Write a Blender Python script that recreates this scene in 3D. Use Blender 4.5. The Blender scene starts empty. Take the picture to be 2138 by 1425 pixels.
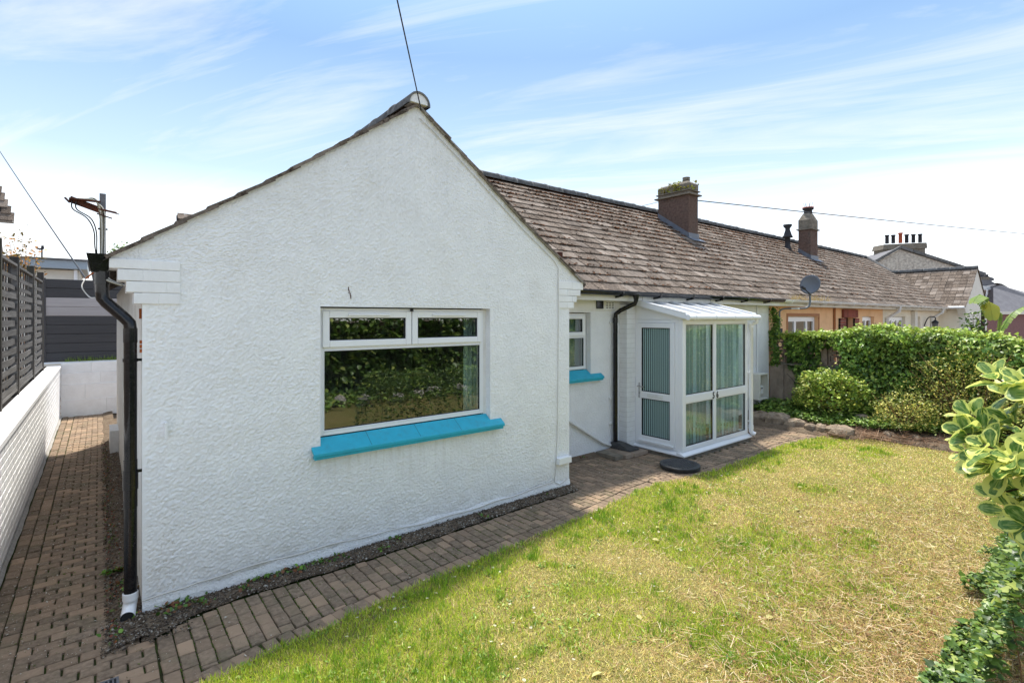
import bpy, math, random
import numpy as np
from mathutils import Vector, Matrix
random.seed(7); RNG = np.random.default_rng(11)
S = bpy.context.scene; COL = S.collection
rad = math.radians

# ---------------------------------------------------------------- camera
TH = rad(38.95)
Rv = Vector((math.cos(TH), -math.sin(TH), 0)); Fv = Vector((math.sin(TH), math.cos(TH), 0))
CAM = Vector((-0.231, -4.297, 2.03))
cd = bpy.data.cameras.new('camera'); cam = bpy.data.objects.new('camera', cd); COL.objects.link(cam)
cam.location = CAM; cam.rotation_euler = (rad(90), 0, -TH)
cd.sensor_fit = 'HORIZONTAL'; cd.sensor_width = 36; cd.lens = 36*1068/2138; cd.shift_y = -(712.5-662)/2138
cd.clip_start = 0.05; cd.clip_end = 2000; S.camera = cam
def cw(px, py, d):      # surveying aid: a place at distance d seen towards a picture point
    return CAM + (Fv + Rv*((px-1069)/1068) + Vector((0, 0, -(py-662)/1068)))*d

# ---------------------------------------------------------------- sky and sun
SUN = Vector((0.27, 0.30, 1.0)).normalized()
EL = math.asin(SUN.z); AZ = math.atan2(SUN.x, SUN.y)
W = bpy.data.worlds.new('World'); S.world = W; W.use_nodes = True
nt = W.node_tree; nt.nodes.clear(); N = nt.nodes.new; L = nt.links.new
out = N('ShaderNodeOutputWorld'); bg = N('ShaderNodeBackground'); bg.inputs[1].default_value = 0.15
sky = N('ShaderNodeTexSky'); sky.sky_type = 'NISHITA'; sky.sun_disc = False
sky.sun_elevation = EL; sky.sun_rotation = AZ; sky.air_density = 1.0; sky.dust_density = 1.2; sky.ozone_density = 2.0
tc = N('ShaderNodeTexCoord'); sep = N('ShaderNodeSeparateXYZ'); L(tc.outputs['Generated'], sep.inputs[0])
def mth(op, a, b=None, c=None, clamp=False):
    n = N('ShaderNodeMath'); n.operation = op; n.use_clamp = clamp
    for i, v in enumerate((a, b, c)):
        if v is None: continue
        if isinstance(v, (int, float)): n.inputs[i].default_value = v
        else: L(v, n.inputs[i])
    return n.outputs[0]
# high thin cloud: noise on a flat layer overhead
zz = mth('MAXIMUM', sep.outputs[2], 0.02)
den = mth('ADD', zz, 0.10)
u = mth('DIVIDE', sep.outputs[0], den); v = mth('DIVIDE', sep.outputs[1], den)
cmb = N('ShaderNodeCombineXYZ'); L(u, cmb.inputs[0]); L(v, cmb.inputs[1])
mr_ = N('ShaderNodeMapping'); mr_.inputs['Rotation'].default_value = (0, 0, rad(60)); L(cmb.outputs[0], mr_.inputs[0])
mp = N('ShaderNodeMapping'); mp.inputs['Scale'].default_value = (0.40, 1.7, 1); mp.inputs['Location'].default_value = (3.3, 1.2, 0); L(mr_.outputs[0], mp.inputs[0])
n1 = N('ShaderNodeTexNoise'); n1.inputs['Scale'].default_value = 1.0; n1.inputs['Detail'].default_value = 10; n1.inputs['Roughness'].default_value = 0.62; n1.inputs['Distortion'].default_value = 1.6; L(mp.outputs[0], n1.inputs[0])
n2 = N('ShaderNodeTexNoise'); n2.inputs['Scale'].default_value = 0.45; n2.inputs['Detail'].default_value = 3; L(cmb.outputs[0], n2.inputs[0])
cl = mth('MULTIPLY', mth('SUBTRACT', mth('ADD', n1.outputs[0], mth('MULTIPLY', n2.outputs[0], 0.6)), 0.76, clamp=True), 4.2, clamp=True)
# haze veil, white to blue upward; skyline and zenith brightened to lift shaded walls
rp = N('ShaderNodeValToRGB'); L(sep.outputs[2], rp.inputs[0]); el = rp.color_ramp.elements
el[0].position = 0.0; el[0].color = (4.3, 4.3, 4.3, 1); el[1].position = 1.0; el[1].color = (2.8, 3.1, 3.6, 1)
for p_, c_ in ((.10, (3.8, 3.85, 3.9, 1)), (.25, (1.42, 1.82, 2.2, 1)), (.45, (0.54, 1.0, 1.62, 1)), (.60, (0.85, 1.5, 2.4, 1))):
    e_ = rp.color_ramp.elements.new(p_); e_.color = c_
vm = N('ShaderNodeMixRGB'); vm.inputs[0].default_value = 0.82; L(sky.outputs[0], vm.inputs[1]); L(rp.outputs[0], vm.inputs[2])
fac = mth('MULTIPLY', cl, 0.52, clamp=True)
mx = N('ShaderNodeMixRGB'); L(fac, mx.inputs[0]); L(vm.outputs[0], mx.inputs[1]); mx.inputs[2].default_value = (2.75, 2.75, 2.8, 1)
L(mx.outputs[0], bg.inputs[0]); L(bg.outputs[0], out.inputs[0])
sl = bpy.data.lights.new('sun', 'SUN'); sl.energy = 2.35; sl.angle = rad(3.5); sl.color = (1.0, 0.95, 0.86)
so = bpy.data.objects.new('sun', sl); COL.objects.link(so); so.rotation_euler = SUN.to_track_quat('Z', 'Y').to_euler(); so.location = (0, 0, 30)
S.view_settings.view_transform = 'Standard'; S.view_settings.look = 'None'; S.view_settings.gamma = 1
S.view_settings.exposure = 1.52; S.view_settings.use_curve_mapping = False
S.render.engine = 'CYCLES'; S.cycles.max_bounces = 8; S.cycles.transparent_max_bounces = 16

# ---------------------------------------------------------------- materials
MATS = {}
def mat(name, col, col2=None, rough=0.8, nscale=6.0, bump=0.0, bscale=40.0, bdist=0.01, spec=0.4, metal=0.0,
        rnd=0.0, hue=None, stain=None, sscale=1.2, samt=0.5, attr=False, transl=0.0, coat=0.0, vor=False, dirt=False, aniso=None, bdetail=4, sharp=(0.35, 0.65)):
    m = bpy.data.materials.new(name); m.use_nodes = True; t = m.node_tree; t.nodes.clear()
    N = t.nodes.new; L = t.links.new
    o = N('ShaderNodeOutputMaterial'); p = N('ShaderNodeBsdfPrincipled')
    p.inputs['Roughness'].default_value = rough; p.inputs['Specular IOR Level'].default_value = spec; p.inputs['Metallic'].default_value = metal
    p.inputs['Coat Weight'].default_value = coat
    g = N('ShaderNodeNewGeometry'); pos = g.outputs['Position']
    if aniso:
        mpn = N('ShaderNodeMapping'); mpn.inputs['Scale'].default_value = aniso; L(pos, mpn.inputs[0]); posn = mpn.outputs[0]
    else: posn = pos
    if attr:
        a = N('ShaderNodeAttribute'); a.attribute_name = 'col'; base = a.outputs['Color']
    else:
        c = N('ShaderNodeRGB'); c.outputs[0].default_value = (*col, 1); base = c.outputs[0]
    def ramp(src, lo, hi):
        r = N('ShaderNodeMapRange'); r.inputs[1].default_value = lo; r.inputs[2].default_value = hi; L(src, r.inputs[0]); return r.outputs[0]
    if col2:
        n = N('ShaderNodeTexNoise'); n.inputs['Scale'].default_value = nscale; n.inputs['Detail'].default_value = 6; n.inputs['Roughness'].default_value = 0.65; L(posn, n.inputs[0])
        x = N('ShaderNodeMixRGB'); L(ramp(n.outputs[0], *sharp), x.inputs[0]); L(base, x.inputs[1]); x.inputs[2].default_value = (*col2, 1); base = x.outputs[0]
    if rnd or hue:
        oi = N('ShaderNodeObjectInfo'); at = N('ShaderNodeAttribute'); at.attribute_name = 'rnd'
        ad = N('ShaderNodeMath'); ad.operation = 'ADD'; L(oi.outputs['Random'], ad.inputs[0]); L(at.outputs['Fac'], ad.inputs[1])
        fr = N('ShaderNodeMath'); fr.operation = 'FRACT'; L(ad.outputs[0], fr.inputs[0])
        if hue:
            f2 = N('ShaderNodeMath'); f2.operation = 'MULTIPLY'; L(fr.outputs[0], f2.inputs[0]); f2.inputs[1].default_value = 7.31
            f3 = N('ShaderNodeMath'); f3.operation = 'FRACT'; L(f2.outputs[0], f3.inputs[0])
            pw = N('ShaderNodeMath'); pw.operation = 'POWER'; L(f3.outputs[0], pw.inputs[0]); pw.inputs[1].default_value = 2.5
            x = N('ShaderNodeMixRGB'); L(pw.outputs[0], x.inputs[0]); L(base, x.inputs[1]); x.inputs[2].default_value = (*hue, 1); base = x.outputs[0]
        if rnd:
            mr = N('ShaderNodeMapRange'); L(fr.outputs[0], mr.inputs[0]); mr.inputs[3].default_value = 1-rnd; mr.inputs[4].default_value = 1+rnd
            x = N('ShaderNodeMixRGB'); x.blend_type = 'MULTIPLY'; x.inputs[0].default_value = 1; L(base, x.inputs[1]); L(mr.outputs[0], x.inputs[2]); base = x.outputs[0]
    if stain:
        n = N('ShaderNodeTexNoise'); n.inputs['Scale'].default_value = sscale; n.inputs['Detail'].default_value = 8; n.inputs['Roughness'].default_value = 0.7; L(posn, n.inputs[0])
        f = N('ShaderNodeMath'); f.operation = 'MULTIPLY'; L(ramp(n.outputs[0], 0.5, 0.75), f.inputs[0]); f.inputs[1].default_value = samt; f.use_clamp = True
        x = N('ShaderNodeMixRGB'); L(f.outputs[0], x.inputs[0]); L(base, x.inputs[1]); x.inputs[2].default_value = (*stain, 1); base = x.outputs[0]
    if dirt:      # splash at the wall foot, run-off streaks below the sill
        sp_ = N('ShaderNodeSeparateXYZ'); L(pos, sp_.inputs[0])
        def mr3(src, a, b, c=0, d=1):
            r = N('ShaderNodeMapRange'); r.inputs[1].default_value = a; r.inputs[2].default_value = b; r.inputs[3].default_value = c; r.inputs[4].default_value = d; L(src, r.inputs[0]); return r.outputs[0]
        def mul(a, b):
            q = N('ShaderNodeMath'); q.operation = 'MULTIPLY'
            for i, v_ in enumerate((a, b)):
                if isinstance(v_, (int, float)): q.inputs[i].default_value = v_
                else: L(v_, q.inputs[i])
            return q.outputs[0]
        n = N('ShaderNodeTexNoise'); n.inputs['Scale'].default_value = 9; n.inputs['Detail'].default_value = 8; n.inputs['Roughness'].default_value = .75; L(pos, n.inputs[0])
        f1 = mul(mul(mr3(sp_.outputs[2], .42, .0), mr3(n.outputs[0], .42, .68)), .55)
        mq = N('ShaderNodeMapping'); mq.inputs['Scale'].default_value = (14, 1, .9); L(pos, mq.inputs[0]); n3 = N('ShaderNodeTexNoise'); n3.inputs['Scale'].default_value = 1.6; n3.inputs['Detail'].default_value = 5; L(mq.outputs[0], n3.inputs[0])
        f2 = mul(mul(mul(mul(mr3(sp_.outputs[2], .45, .88), mr3(sp_.outputs[2], .93, .90)), mul(mr3(sp_.outputs[0], 1.05, 1.2), mr3(sp_.outputs[0], 3.15, 3.0))), mr3(n3.outputs[0], .48, .72)), .45)
        f3 = mul(mul(mr3(sp_.outputs[2], 2.6, 4.0), mr3(n3.outputs[0], .45, .8)), .22)
        for f_, c_ in ((f1, (.42, .37, .27, 1)), (f2, (.50, .46, .38, 1)), (f3, (.45, .45, .36, 1))):
            x = N('ShaderNodeMixRGB'); L(f_, x.inputs[0]); L(base, x.inputs[1]); x.inputs[2].default_value = c_; base = x.outputs[0]
    L(base, p.inputs['Base Color'])
    if bump:
        n = N('ShaderNodeTexNoise'); n.inputs['Scale'].default_value = bscale; n.inputs['Detail'].default_value = bdetail; n.inputs['Roughness'].default_value = 0.6; L(pos, n.inputs[0])
        h = n.outputs[0]
        if vor:
            vv = N('ShaderNodeTexVoronoi'); vv.feature = 'SMOOTH_F1'; vv.inputs['Scale'].default_value = bscale*0.8
            ds = N('ShaderNodeMixRGB'); ds.blend_type = 'LINEAR_LIGHT'; ds.inputs[0].default_value = 0.02; L(pos, ds.inputs[1]); L(n.outputs[1], ds.inputs[2]); L(ds.outputs[0], vv.inputs[0])
            s2 = N('ShaderNodeMath'); s2.operation = 'SUBTRACT'; L(h, s2.inputs[0]); L(vv.outputs[0], s2.inputs[1]); h = s2.outputs[0]
        b = N('ShaderNodeBump'); b.inputs['Strength'].default_value = bump; b.inputs['Distance'].default_value = bdist; L(h, b.inputs['Height']); L(b.outputs[0], p.inputs['Normal'])
    sh = p.outputs[0]
    if transl:
        tr = N('ShaderNodeBsdfTranslucent'); ms = N('ShaderNodeMixShader'); ms.inputs[0].default_value = transl; L(base, tr.inputs[0]); L(sh, ms.inputs[1]); L(tr.outputs[0], ms.inputs[2]); sh = ms.outputs[0]
    L(sh, o.inputs[0]); MATS[name] = m; return m

mat('render_white', (0.87, 0.865, 0.865), (0.81, 0.805, 0.81), rough=0.85, nscale=3.5, bump=0.8, bscale=62, bdist=0.010, spec=0.2, stain=(0.55, 0.50, 0.42), sscale=2.3, samt=0.10, vor=True)
mat('render_smooth', (0.80, 0.79, 0.77), (0.72, 0.70, 0.67), rough=0.85, nscale=4, bump=0.5, bscale=35, bdist=0.004, spec=0.2, stain=(0.5, 0.44, 0.36), sscale=2.0, samt=0.22)
mat('render_warm', (0.72, 0.69, 0.64), (0.62, 0.58, 0.52), rough=0.85, nscale=4, bump=0.5, bscale=30, bdist=0.004, spec=0.2, stain=(0.35, 0.3, 0.24), sscale=2.0, samt=0.35)
mat('render_rough', (0.88, 0.875, 0.87), (0.82, 0.815, 0.815), rough=0.9, nscale=3.5, bump=0.5, bscale=160, bdist=0.003, spec=0.15, stain=(0.62, 0.57, 0.48), sscale=2.3, samt=0.25, dirt=True)
mat('painted_brick', (0.86, 0.855, 0.85), (0.80, 0.79, 0.78), rough=0.7, nscale=9, bump=0.6, bscale=45, bdist=0.004, spec=0.3, rnd=0.03, stain=(0.55, 0.48, 0.38), sscale=3, samt=0.15)
mat('painted_joint', (0.62, 0.61, 0.59), (0.52, 0.50, 0.47), rough=0.9, nscale=12, bump=0.3)
mat('upvc', (0.82, 0.82, 0.83), rough=0.28, spec=0.5, bump=0.04, bscale=5, bdist=0.002)
mat('upvc_dull', (0.76, 0.76, 0.75), (0.70, 0.69, 0.67), rough=0.4, nscale=5, stain=(0.4, 0.37, 0.3), sscale=4, samt=0.25)
mat('gasket', (0.02, 0.022, 0.025), rough=0.6)
mat('black_pvc', (0.006, 0.006, 0.008), (0.010, 0.010, 0.012), rough=0.16, spec=0.4, nscale=20, stain=(0.08, 0.075, 0.07), sscale=40, samt=0.15)
mat('black_rubber', (0.03, 0.03, 0.033), (0.06, 0.06, 0.06), rough=0.5, nscale=14, bump=0.4, bscale=60, bdist=0.003)
mat('sill_blue', (0.022, 0.42, 0.56), (0.022, 0.37, 0.50), rough=0.42, nscale=8, bump=0.15, bscale=25, bdist=0.002, stain=(0.05, 0.2, 0.25), sscale=14, samt=0.45)
mat('tile', (0.235, 0.187, 0.150), (0.062, 0.046, 0.036), rough=0.95, nscale=38, bump=1.0, bscale=110, bdist=0.014, spec=0.1, rnd=0.16, hue=(0.28, 0.235, 0.20), stain=(0.050, 0.040, 0.034), sscale=3.4, samt=0.9, sharp=(0.42, 0.60))
mat('tile_edge', (0.035, 0.028, 0.024), rough=0.95)
mat('moss', (0.16, 0.055, 0.020), (0.07, 0.035, 0.015), rough=1, nscale=30, bump=1, bscale=120, bdist=0.01, spec=0.05)
mat('moss_green', (0.12, 0.16, 0.02), (0.05, 0.06, 0.015), rough=1, nscale=40, bump=1, bscale=120, bdist=0.01, spec=0.05)
mat('ridge', (0.16, 0.16, 0.16), (0.08, 0.08, 0.08), rough=0.9, nscale=14, bump=0.6, bscale=60, bdist=0.006, rnd=0.2, stain=(0.36, 0.35, 0.33), sscale=9, samt=0.55)
mat('mortar', (0.42, 0.40, 0.37), (0.30, 0.28, 0.25), rough=0.95, nscale=20, bump=0.6, bscale=60)
mat('chimney_render', (0.20, 0.13, 0.105), (0.11, 0.075, 0.062), rough=0.95, nscale=18, bump=1, bscale=85, bdist=0.012, spec=0.1, stain=(0.10, 0.10, 0.085), sscale=3.5, samt=0.8, vor=True)
mat('concrete_old', (0.24, 0.20, 0.155), (0.12, 0.105, 0.08), rough=0.95, nscale=10, bump=0.8, bscale=50, bdist=0.01, stain=(0.28, 0.27, 0.24), sscale=6, samt=0.5)
mat('lead', (0.14, 0.155, 0.19), (0.10, 0.11, 0.135), rough=0.5, nscale=6, bump=0.2, bscale=20, stain=(0.35, 0.36, 0.38), sscale=12, samt=0.3, spec=0.5)
mat('paver', (0.28, 0.208, 0.148), (0.155, 0.115, 0.082), rough=0.92, nscale=28, bump=0.8, bscale=130, bdist=0.005, spec=0.12, rnd=0.12, hue=(0.35, 0.245, 0.165), stain=(0.13, 0.13, 0.075), sscale=3.2, samt=0.6)
mat('joint_sand', (0.05, 0.042, 0.028), (0.055, 0.085, 0.02), rough=1, nscale=9, bump=0.8, bscale=80, bdist=0.01, spec=0.05)
mat('soil', (0.13, 0.095, 0.068), (0.20, 0.155, 0.11), rough=1, nscale=10, bump=1, bscale=35, bdist=0.03, spec=0.05)
mat('turf_base', (0.17, 0.17, 0.05), (0.28, 0.22, 0.09), rough=1, nscale=1.6, bump=1, bscale=60, bdist=0.02, spec=0.05, stain=(0.06, 0.05, 0.025), sscale=20, samt=0.6)
mat('grass', (0.1, 0.1, 0.1), rough=0.75, attr=True, transl=0.25, spec=0.25)
mat('leafmat', (0.1, 0.1, 0.1), rough=0.42, attr=True, transl=0.22, spec=0.4)
mat('stonebit', (0.1, 0.1, 0.1), rough=0.9, attr=True, spec=0.2)
mat('rock', (0.38, 0.295, 0.215), (0.19, 0.145, 0.105), rough=0.95, nscale=9, bump=1, bscale=25, bdist=0.03, spec=0.1, stain=(0.33, 0.31, 0.27), sscale=11, samt=0.5, rnd=0.15)
mat('wood_dark', (0.030, 0.026, 0.024), (0.055, 0.05, 0.045), rough=0.85, nscale=12, aniso=(1, 1, 0.12), bump=0.4, bscale=50, stain=(0.10, 0.10, 0.04), sscale=3, samt=0.5)
mat('wood_slat', (0.15, 0.145, 0.14), (0.075, 0.07, 0.066), rough=0.85, nscale=10, aniso=(1, 0.2, 6), bump=0.4, bscale=60, rnd=0.2)
mat('board_dark', (0.052, 0.050, 0.054), (0.040, 0.039, 0.042), rough=0.6, nscale=7, aniso=(0.3, 1, 6), rnd=0.06, bump=0.2, bscale=40, bdist=0.002)
mat('board_light', (0.40, 0.37, 0.37), (0.34, 0.315, 0.315), rough=0.6, nscale=5, aniso=(0.3, 1, 6), rnd=0.04)
mat('rust', (0.11, 0.030, 0.014), (0.035, 0.013, 0.009), rough=0.9, nscale=30, bump=0.7, bscale=80)
mat('rust_orange', (0.50, 0.13, 0.02), (0.25, 0.06, 0.02), rough=0.9, nscale=40)
mat('galv', (0.17, 0.165, 0.175), (0.11, 0.105, 0.11), rough=0.6, metal=0.3, nscale=18)
mat('cable_black', (0.02, 0.02, 0.022), rough=0.5)
mat('cable_white', (0.62, 0.60, 0.56), rough=0.6)
mat('cable_tan', (0.30, 0.27, 0.20), rough=0.6)
mat('wire_grey', (0.04, 0.04, 0.045), rough=0.6)
mat('peach', (0.86, 0.54, 0.30), (0.80, 0.48, 0.25), rough=0.85, nscale=3, bump=0.4, bscale=30, bdist=0.004, stain=(0.42, 0.24, 0.13), sscale=2.5, samt=0.3)
mat('peach_trim', (0.40, 0.17, 0.07), rough=0.7)
mat('cream', (0.86, 0.78, 0.64), (0.80, 0.72, 0.58), rough=0.85, nscale=3, bump=0.3, bscale=30, stain=(0.5, 0.42, 0.32), sscale=2, samt=0.25)
mat('cream_light', (0.76, 0.72, 0.64), (0.70, 0.66, 0.58), rough=0.85, nscale=3, bump=0.3, bscale=30)
mat('red_brick', (0.30, 0.085, 0.055), (0.20, 0.055, 0.04), rough=0.9, nscale=20, rnd=0.25, bump=0.4)
mat('tan_render', (0.42, 0.33, 0.25), (0.28, 0.21, 0.16), rough=0.95, nscale=4, bump=0.7, bscale=30, bdist=0.01, stain=(0.08, 0.07, 0.05), sscale=2.2, samt=0.7)
mat('block_tan', (0.34, 0.24, 0.19), (0.22, 0.165, 0.13), rough=0.95, nscale=12, bump=0.6, bscale=50)
mat('pebbledash', (0.30, 0.16, 0.15), (0.20, 0.11, 0.10), rough=0.95, nscale=30, bump=0.8, bscale=40)
mat('slate', (0.17, 0.165, 0.175), (0.13, 0.125, 0.135), rough=0.8, nscale=4, rnd=0.1)
mat('stone_wall', (0.62, 0.57, 0.49), (0.32, 0.28, 0.24), rough=0.95, nscale=7, bump=1, bscale=20, bdist=0.04, rnd=0.3)
mat('pot_dark', (0.03, 0.03, 0.035), rough=0.8); mat('pot_red', (0.42, 0.10, 0.05), rough=0.85)
mat('fascia_blue', (0.34, 0.40, 0.46), rough=0.5)
mat('room_dark', (0.32, 0.33, 0.31), (0.24, 0.25, 0.24), rough=0.9, nscale=1.5); mat('floor_dark', (0.05, 0.04, 0.03), rough=0.8)
mat('curtain', (0.32, 0.42, 0.39), (0.25, 0.35, 0.32), rough=0.9, nscale=14, aniso=(1, 1, 0.1))
mat('blind', (0.50, 0.62, 0.57), (0.42, 0.54, 0.50), rough=0.7, nscale=6, aniso=(1, 1, 0.2), transl=0.5)
mat('blind_light', (0.62, 0.76, 0.75), rough=0.6, transl=0.3)
mat('meter_shell', (0.66, 0.65, 0.58), rough=0.5); mat('meter_white', (0.75, 0.75, 0.74), rough=0.4); mat('meter_yellow', (0.6, 0.30, 0.02), rough=0.5)
mat('dish_grey', (0.13, 0.14, 0.16), rough=0.45, spec=0.5)
mat('bark', (0.10, 0.07, 0.05), (0.05, 0.035, 0.025), rough=0.95, nscale=30, bump=0.8, bscale=60)
mat('twig', (0.30, 0.16, 0.09), (0.18, 0.10, 0.06), rough=0.9, nscale=30)
mat('white_petal', (0.85, 0.85, 0.82), rough=0.6, transl=0.2); mat('daisy_eye', (0.7, 0.5, 0.03), rough=0.7)
mat('steel', (0.55, 0.55, 0.56), rough=0.25, metal=1.0)
mat('leaf_fallen', (0.62, 0.56, 0.25), (0.42, 0.40, 0.12), rough=0.6, nscale=20, transl=0.2)

def glassmat(name, tint=(0.9, 0.95, 0.93), ior=1.75):
    m = bpy.data.materials.new(name); m.use_nodes = True; t = m.node_tree; t.nodes.clear(); N = t.nodes.new; L = t.links.new
    o = N('ShaderNodeOutputMaterial'); g = N('ShaderNodeBsdfGlossy'); g.inputs['Roughness'].default_value = 0.0; g.inputs[0].default_value = (0.95, 0.97, 0.96, 1)
    tr = N('ShaderNodeBsdfTransparent'); tr.inputs[0].default_value = (*tint, 1); f = N('ShaderNodeFresnel'); f.inputs[0].default_value = ior
    n = N('ShaderNodeTexNoise'); n.inputs['Scale'].default_value = 3.0; n.inputs['Detail'].default_value = 1; gm = N('ShaderNodeNewGeometry'); L(gm.outputs['Position'], n.inputs[0])
    b = N('ShaderNodeBump'); b.inputs['Strength'].default_value = 0.05; b.inputs['Distance'].default_value = 0.02; L(n.outputs[0], b.inputs['Height']); L(b.outputs[0], g.inputs['Normal'])
    x = N('ShaderNodeMixShader'); bf = N('ShaderNodeMath'); bf.operation = 'SUBTRACT'; bf.inputs[0].default_value = 1; L(gm.outputs['Backfacing'], bf.inputs[1]); fm = N('ShaderNodeMath'); fm.operation = 'MULTIPLY'; L(f.outputs[0], fm.inputs[0]); L(bf.outputs[0], fm.inputs[1]); L(fm.outputs[0], x.inputs[0]); L(tr.outputs[0], x.inputs[1]); L(g.outputs[0], x.inputs[2]); L(x.outputs[0], o.inputs[0]); MATS[name] = m
glassmat('glass', (0.90, 0.92, 0.90), 2.5); glassmat('glass_porch', (0.92, 0.97, 0.96), 2.1)
mat('roof_sheet', (0.78, 0.79, 0.81), (0.72, 0.73, 0.75), rough=0.3, nscale=3, spec=0.5, transl=0.5)

# variegated leaf: green centre, yellow margin, keyed to the leaf's own outline (UV)
def variegated():
    m = bpy.data.materials.new('variegated'); m.use_nodes = True; t = m.node_tree; t.nodes.clear(); N = t.nodes.new; L = t.links.new
    o = N('ShaderNodeOutputMaterial'); p = N('ShaderNodeBsdfPrincipled'); p.inputs['Roughness'].default_value = 0.36; p.inputs['Specular IOR Level'].default_value = 0.5
    uv = N('ShaderNodeUVMap'); sp = N('ShaderNodeSeparateXYZ'); L(uv.outputs[0], sp.inputs[0]); oi = N('ShaderNodeObjectInfo')
    n = N('ShaderNodeTexNoise'); n.noise_dimensions = '4D'; n.inputs['Scale'].default_value = 3.2; n.inputs['Detail'].default_value = 3
    w = N('ShaderNodeMath'); w.operation = 'MULTIPLY'; L(oi.outputs['Random'], w.inputs[0]); w.inputs[1].default_value = 40; L(w.outputs[0], n.inputs['W']); L(uv.outputs[0], n.inputs[0])
    def M(op, a, b):
        q = N('ShaderNodeMath'); q.operation = op
        for i, v in enumerate((a, b)):
            if isinstance(v, (int, float)): q.inputs[i].default_value = v
            else: L(v, q.inputs[i])
        return q.outputs[0]
    e = M('ADD', sp.outputs[0], M('MULTIPLY', M('SUBTRACT', n.outputs[0], 0.5), 1.5))      # u: 0 at midrib .. 1 at margin
    e = M('ADD', e, M('MULTIPLY', M('SUBTRACT', oi.outputs['Random'], 0.5), 0.5))
    mr = N('ShaderNodeMapRange'); mr.inputs[1].default_value = 0.38; mr.inputs[2].default_value = 0.46; L(e, mr.inputs[0])
    g1 = N('ShaderNodeMixRGB'); g1.inputs[1].default_value = (0.08, 0.19, 0.03, 1); g1.inputs[2].default_value = (0.30, 0.42, 0.14, 1)
    r2 = N('ShaderNodeMapRange'); r2.inputs[1].default_value = 0.4; r2.inputs[2].default_value = 0.62; L(n.outputs[0], r2.inputs[0]); L(r2.outputs[0], g1.inputs[0])
    x = N('ShaderNodeMixRGB'); L(mr.outputs[0], x.inputs[0]); L(g1.outputs[0], x.inputs[1]); x.inputs[2].default_value = (0.78, 0.80, 0.22, 1)
    rb = M('LESS_THAN', sp.outputs[0], 0.035); x2 = N('ShaderNodeMixRGB'); L(rb, x2.inputs[0]); L(x.outputs[0], x2.inputs[1]); x2.inputs[2].default_value = (0.42, 0.50, 0.14, 1)
    L(x2.outputs[0], p.inputs['Base Color']); tr = N('ShaderNodeBsdfTranslucent'); L(x2.outputs[0], tr.inputs[0]); ms = N('ShaderNodeMixShader'); ms.inputs[0].default_value = 0.42
    L(p.outputs[0], ms.inputs[1]); L(tr.outputs[0], ms.inputs[2]); L(ms.outputs[0], o.inputs[0]); MATS['variegated'] = m
variegated()

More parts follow.
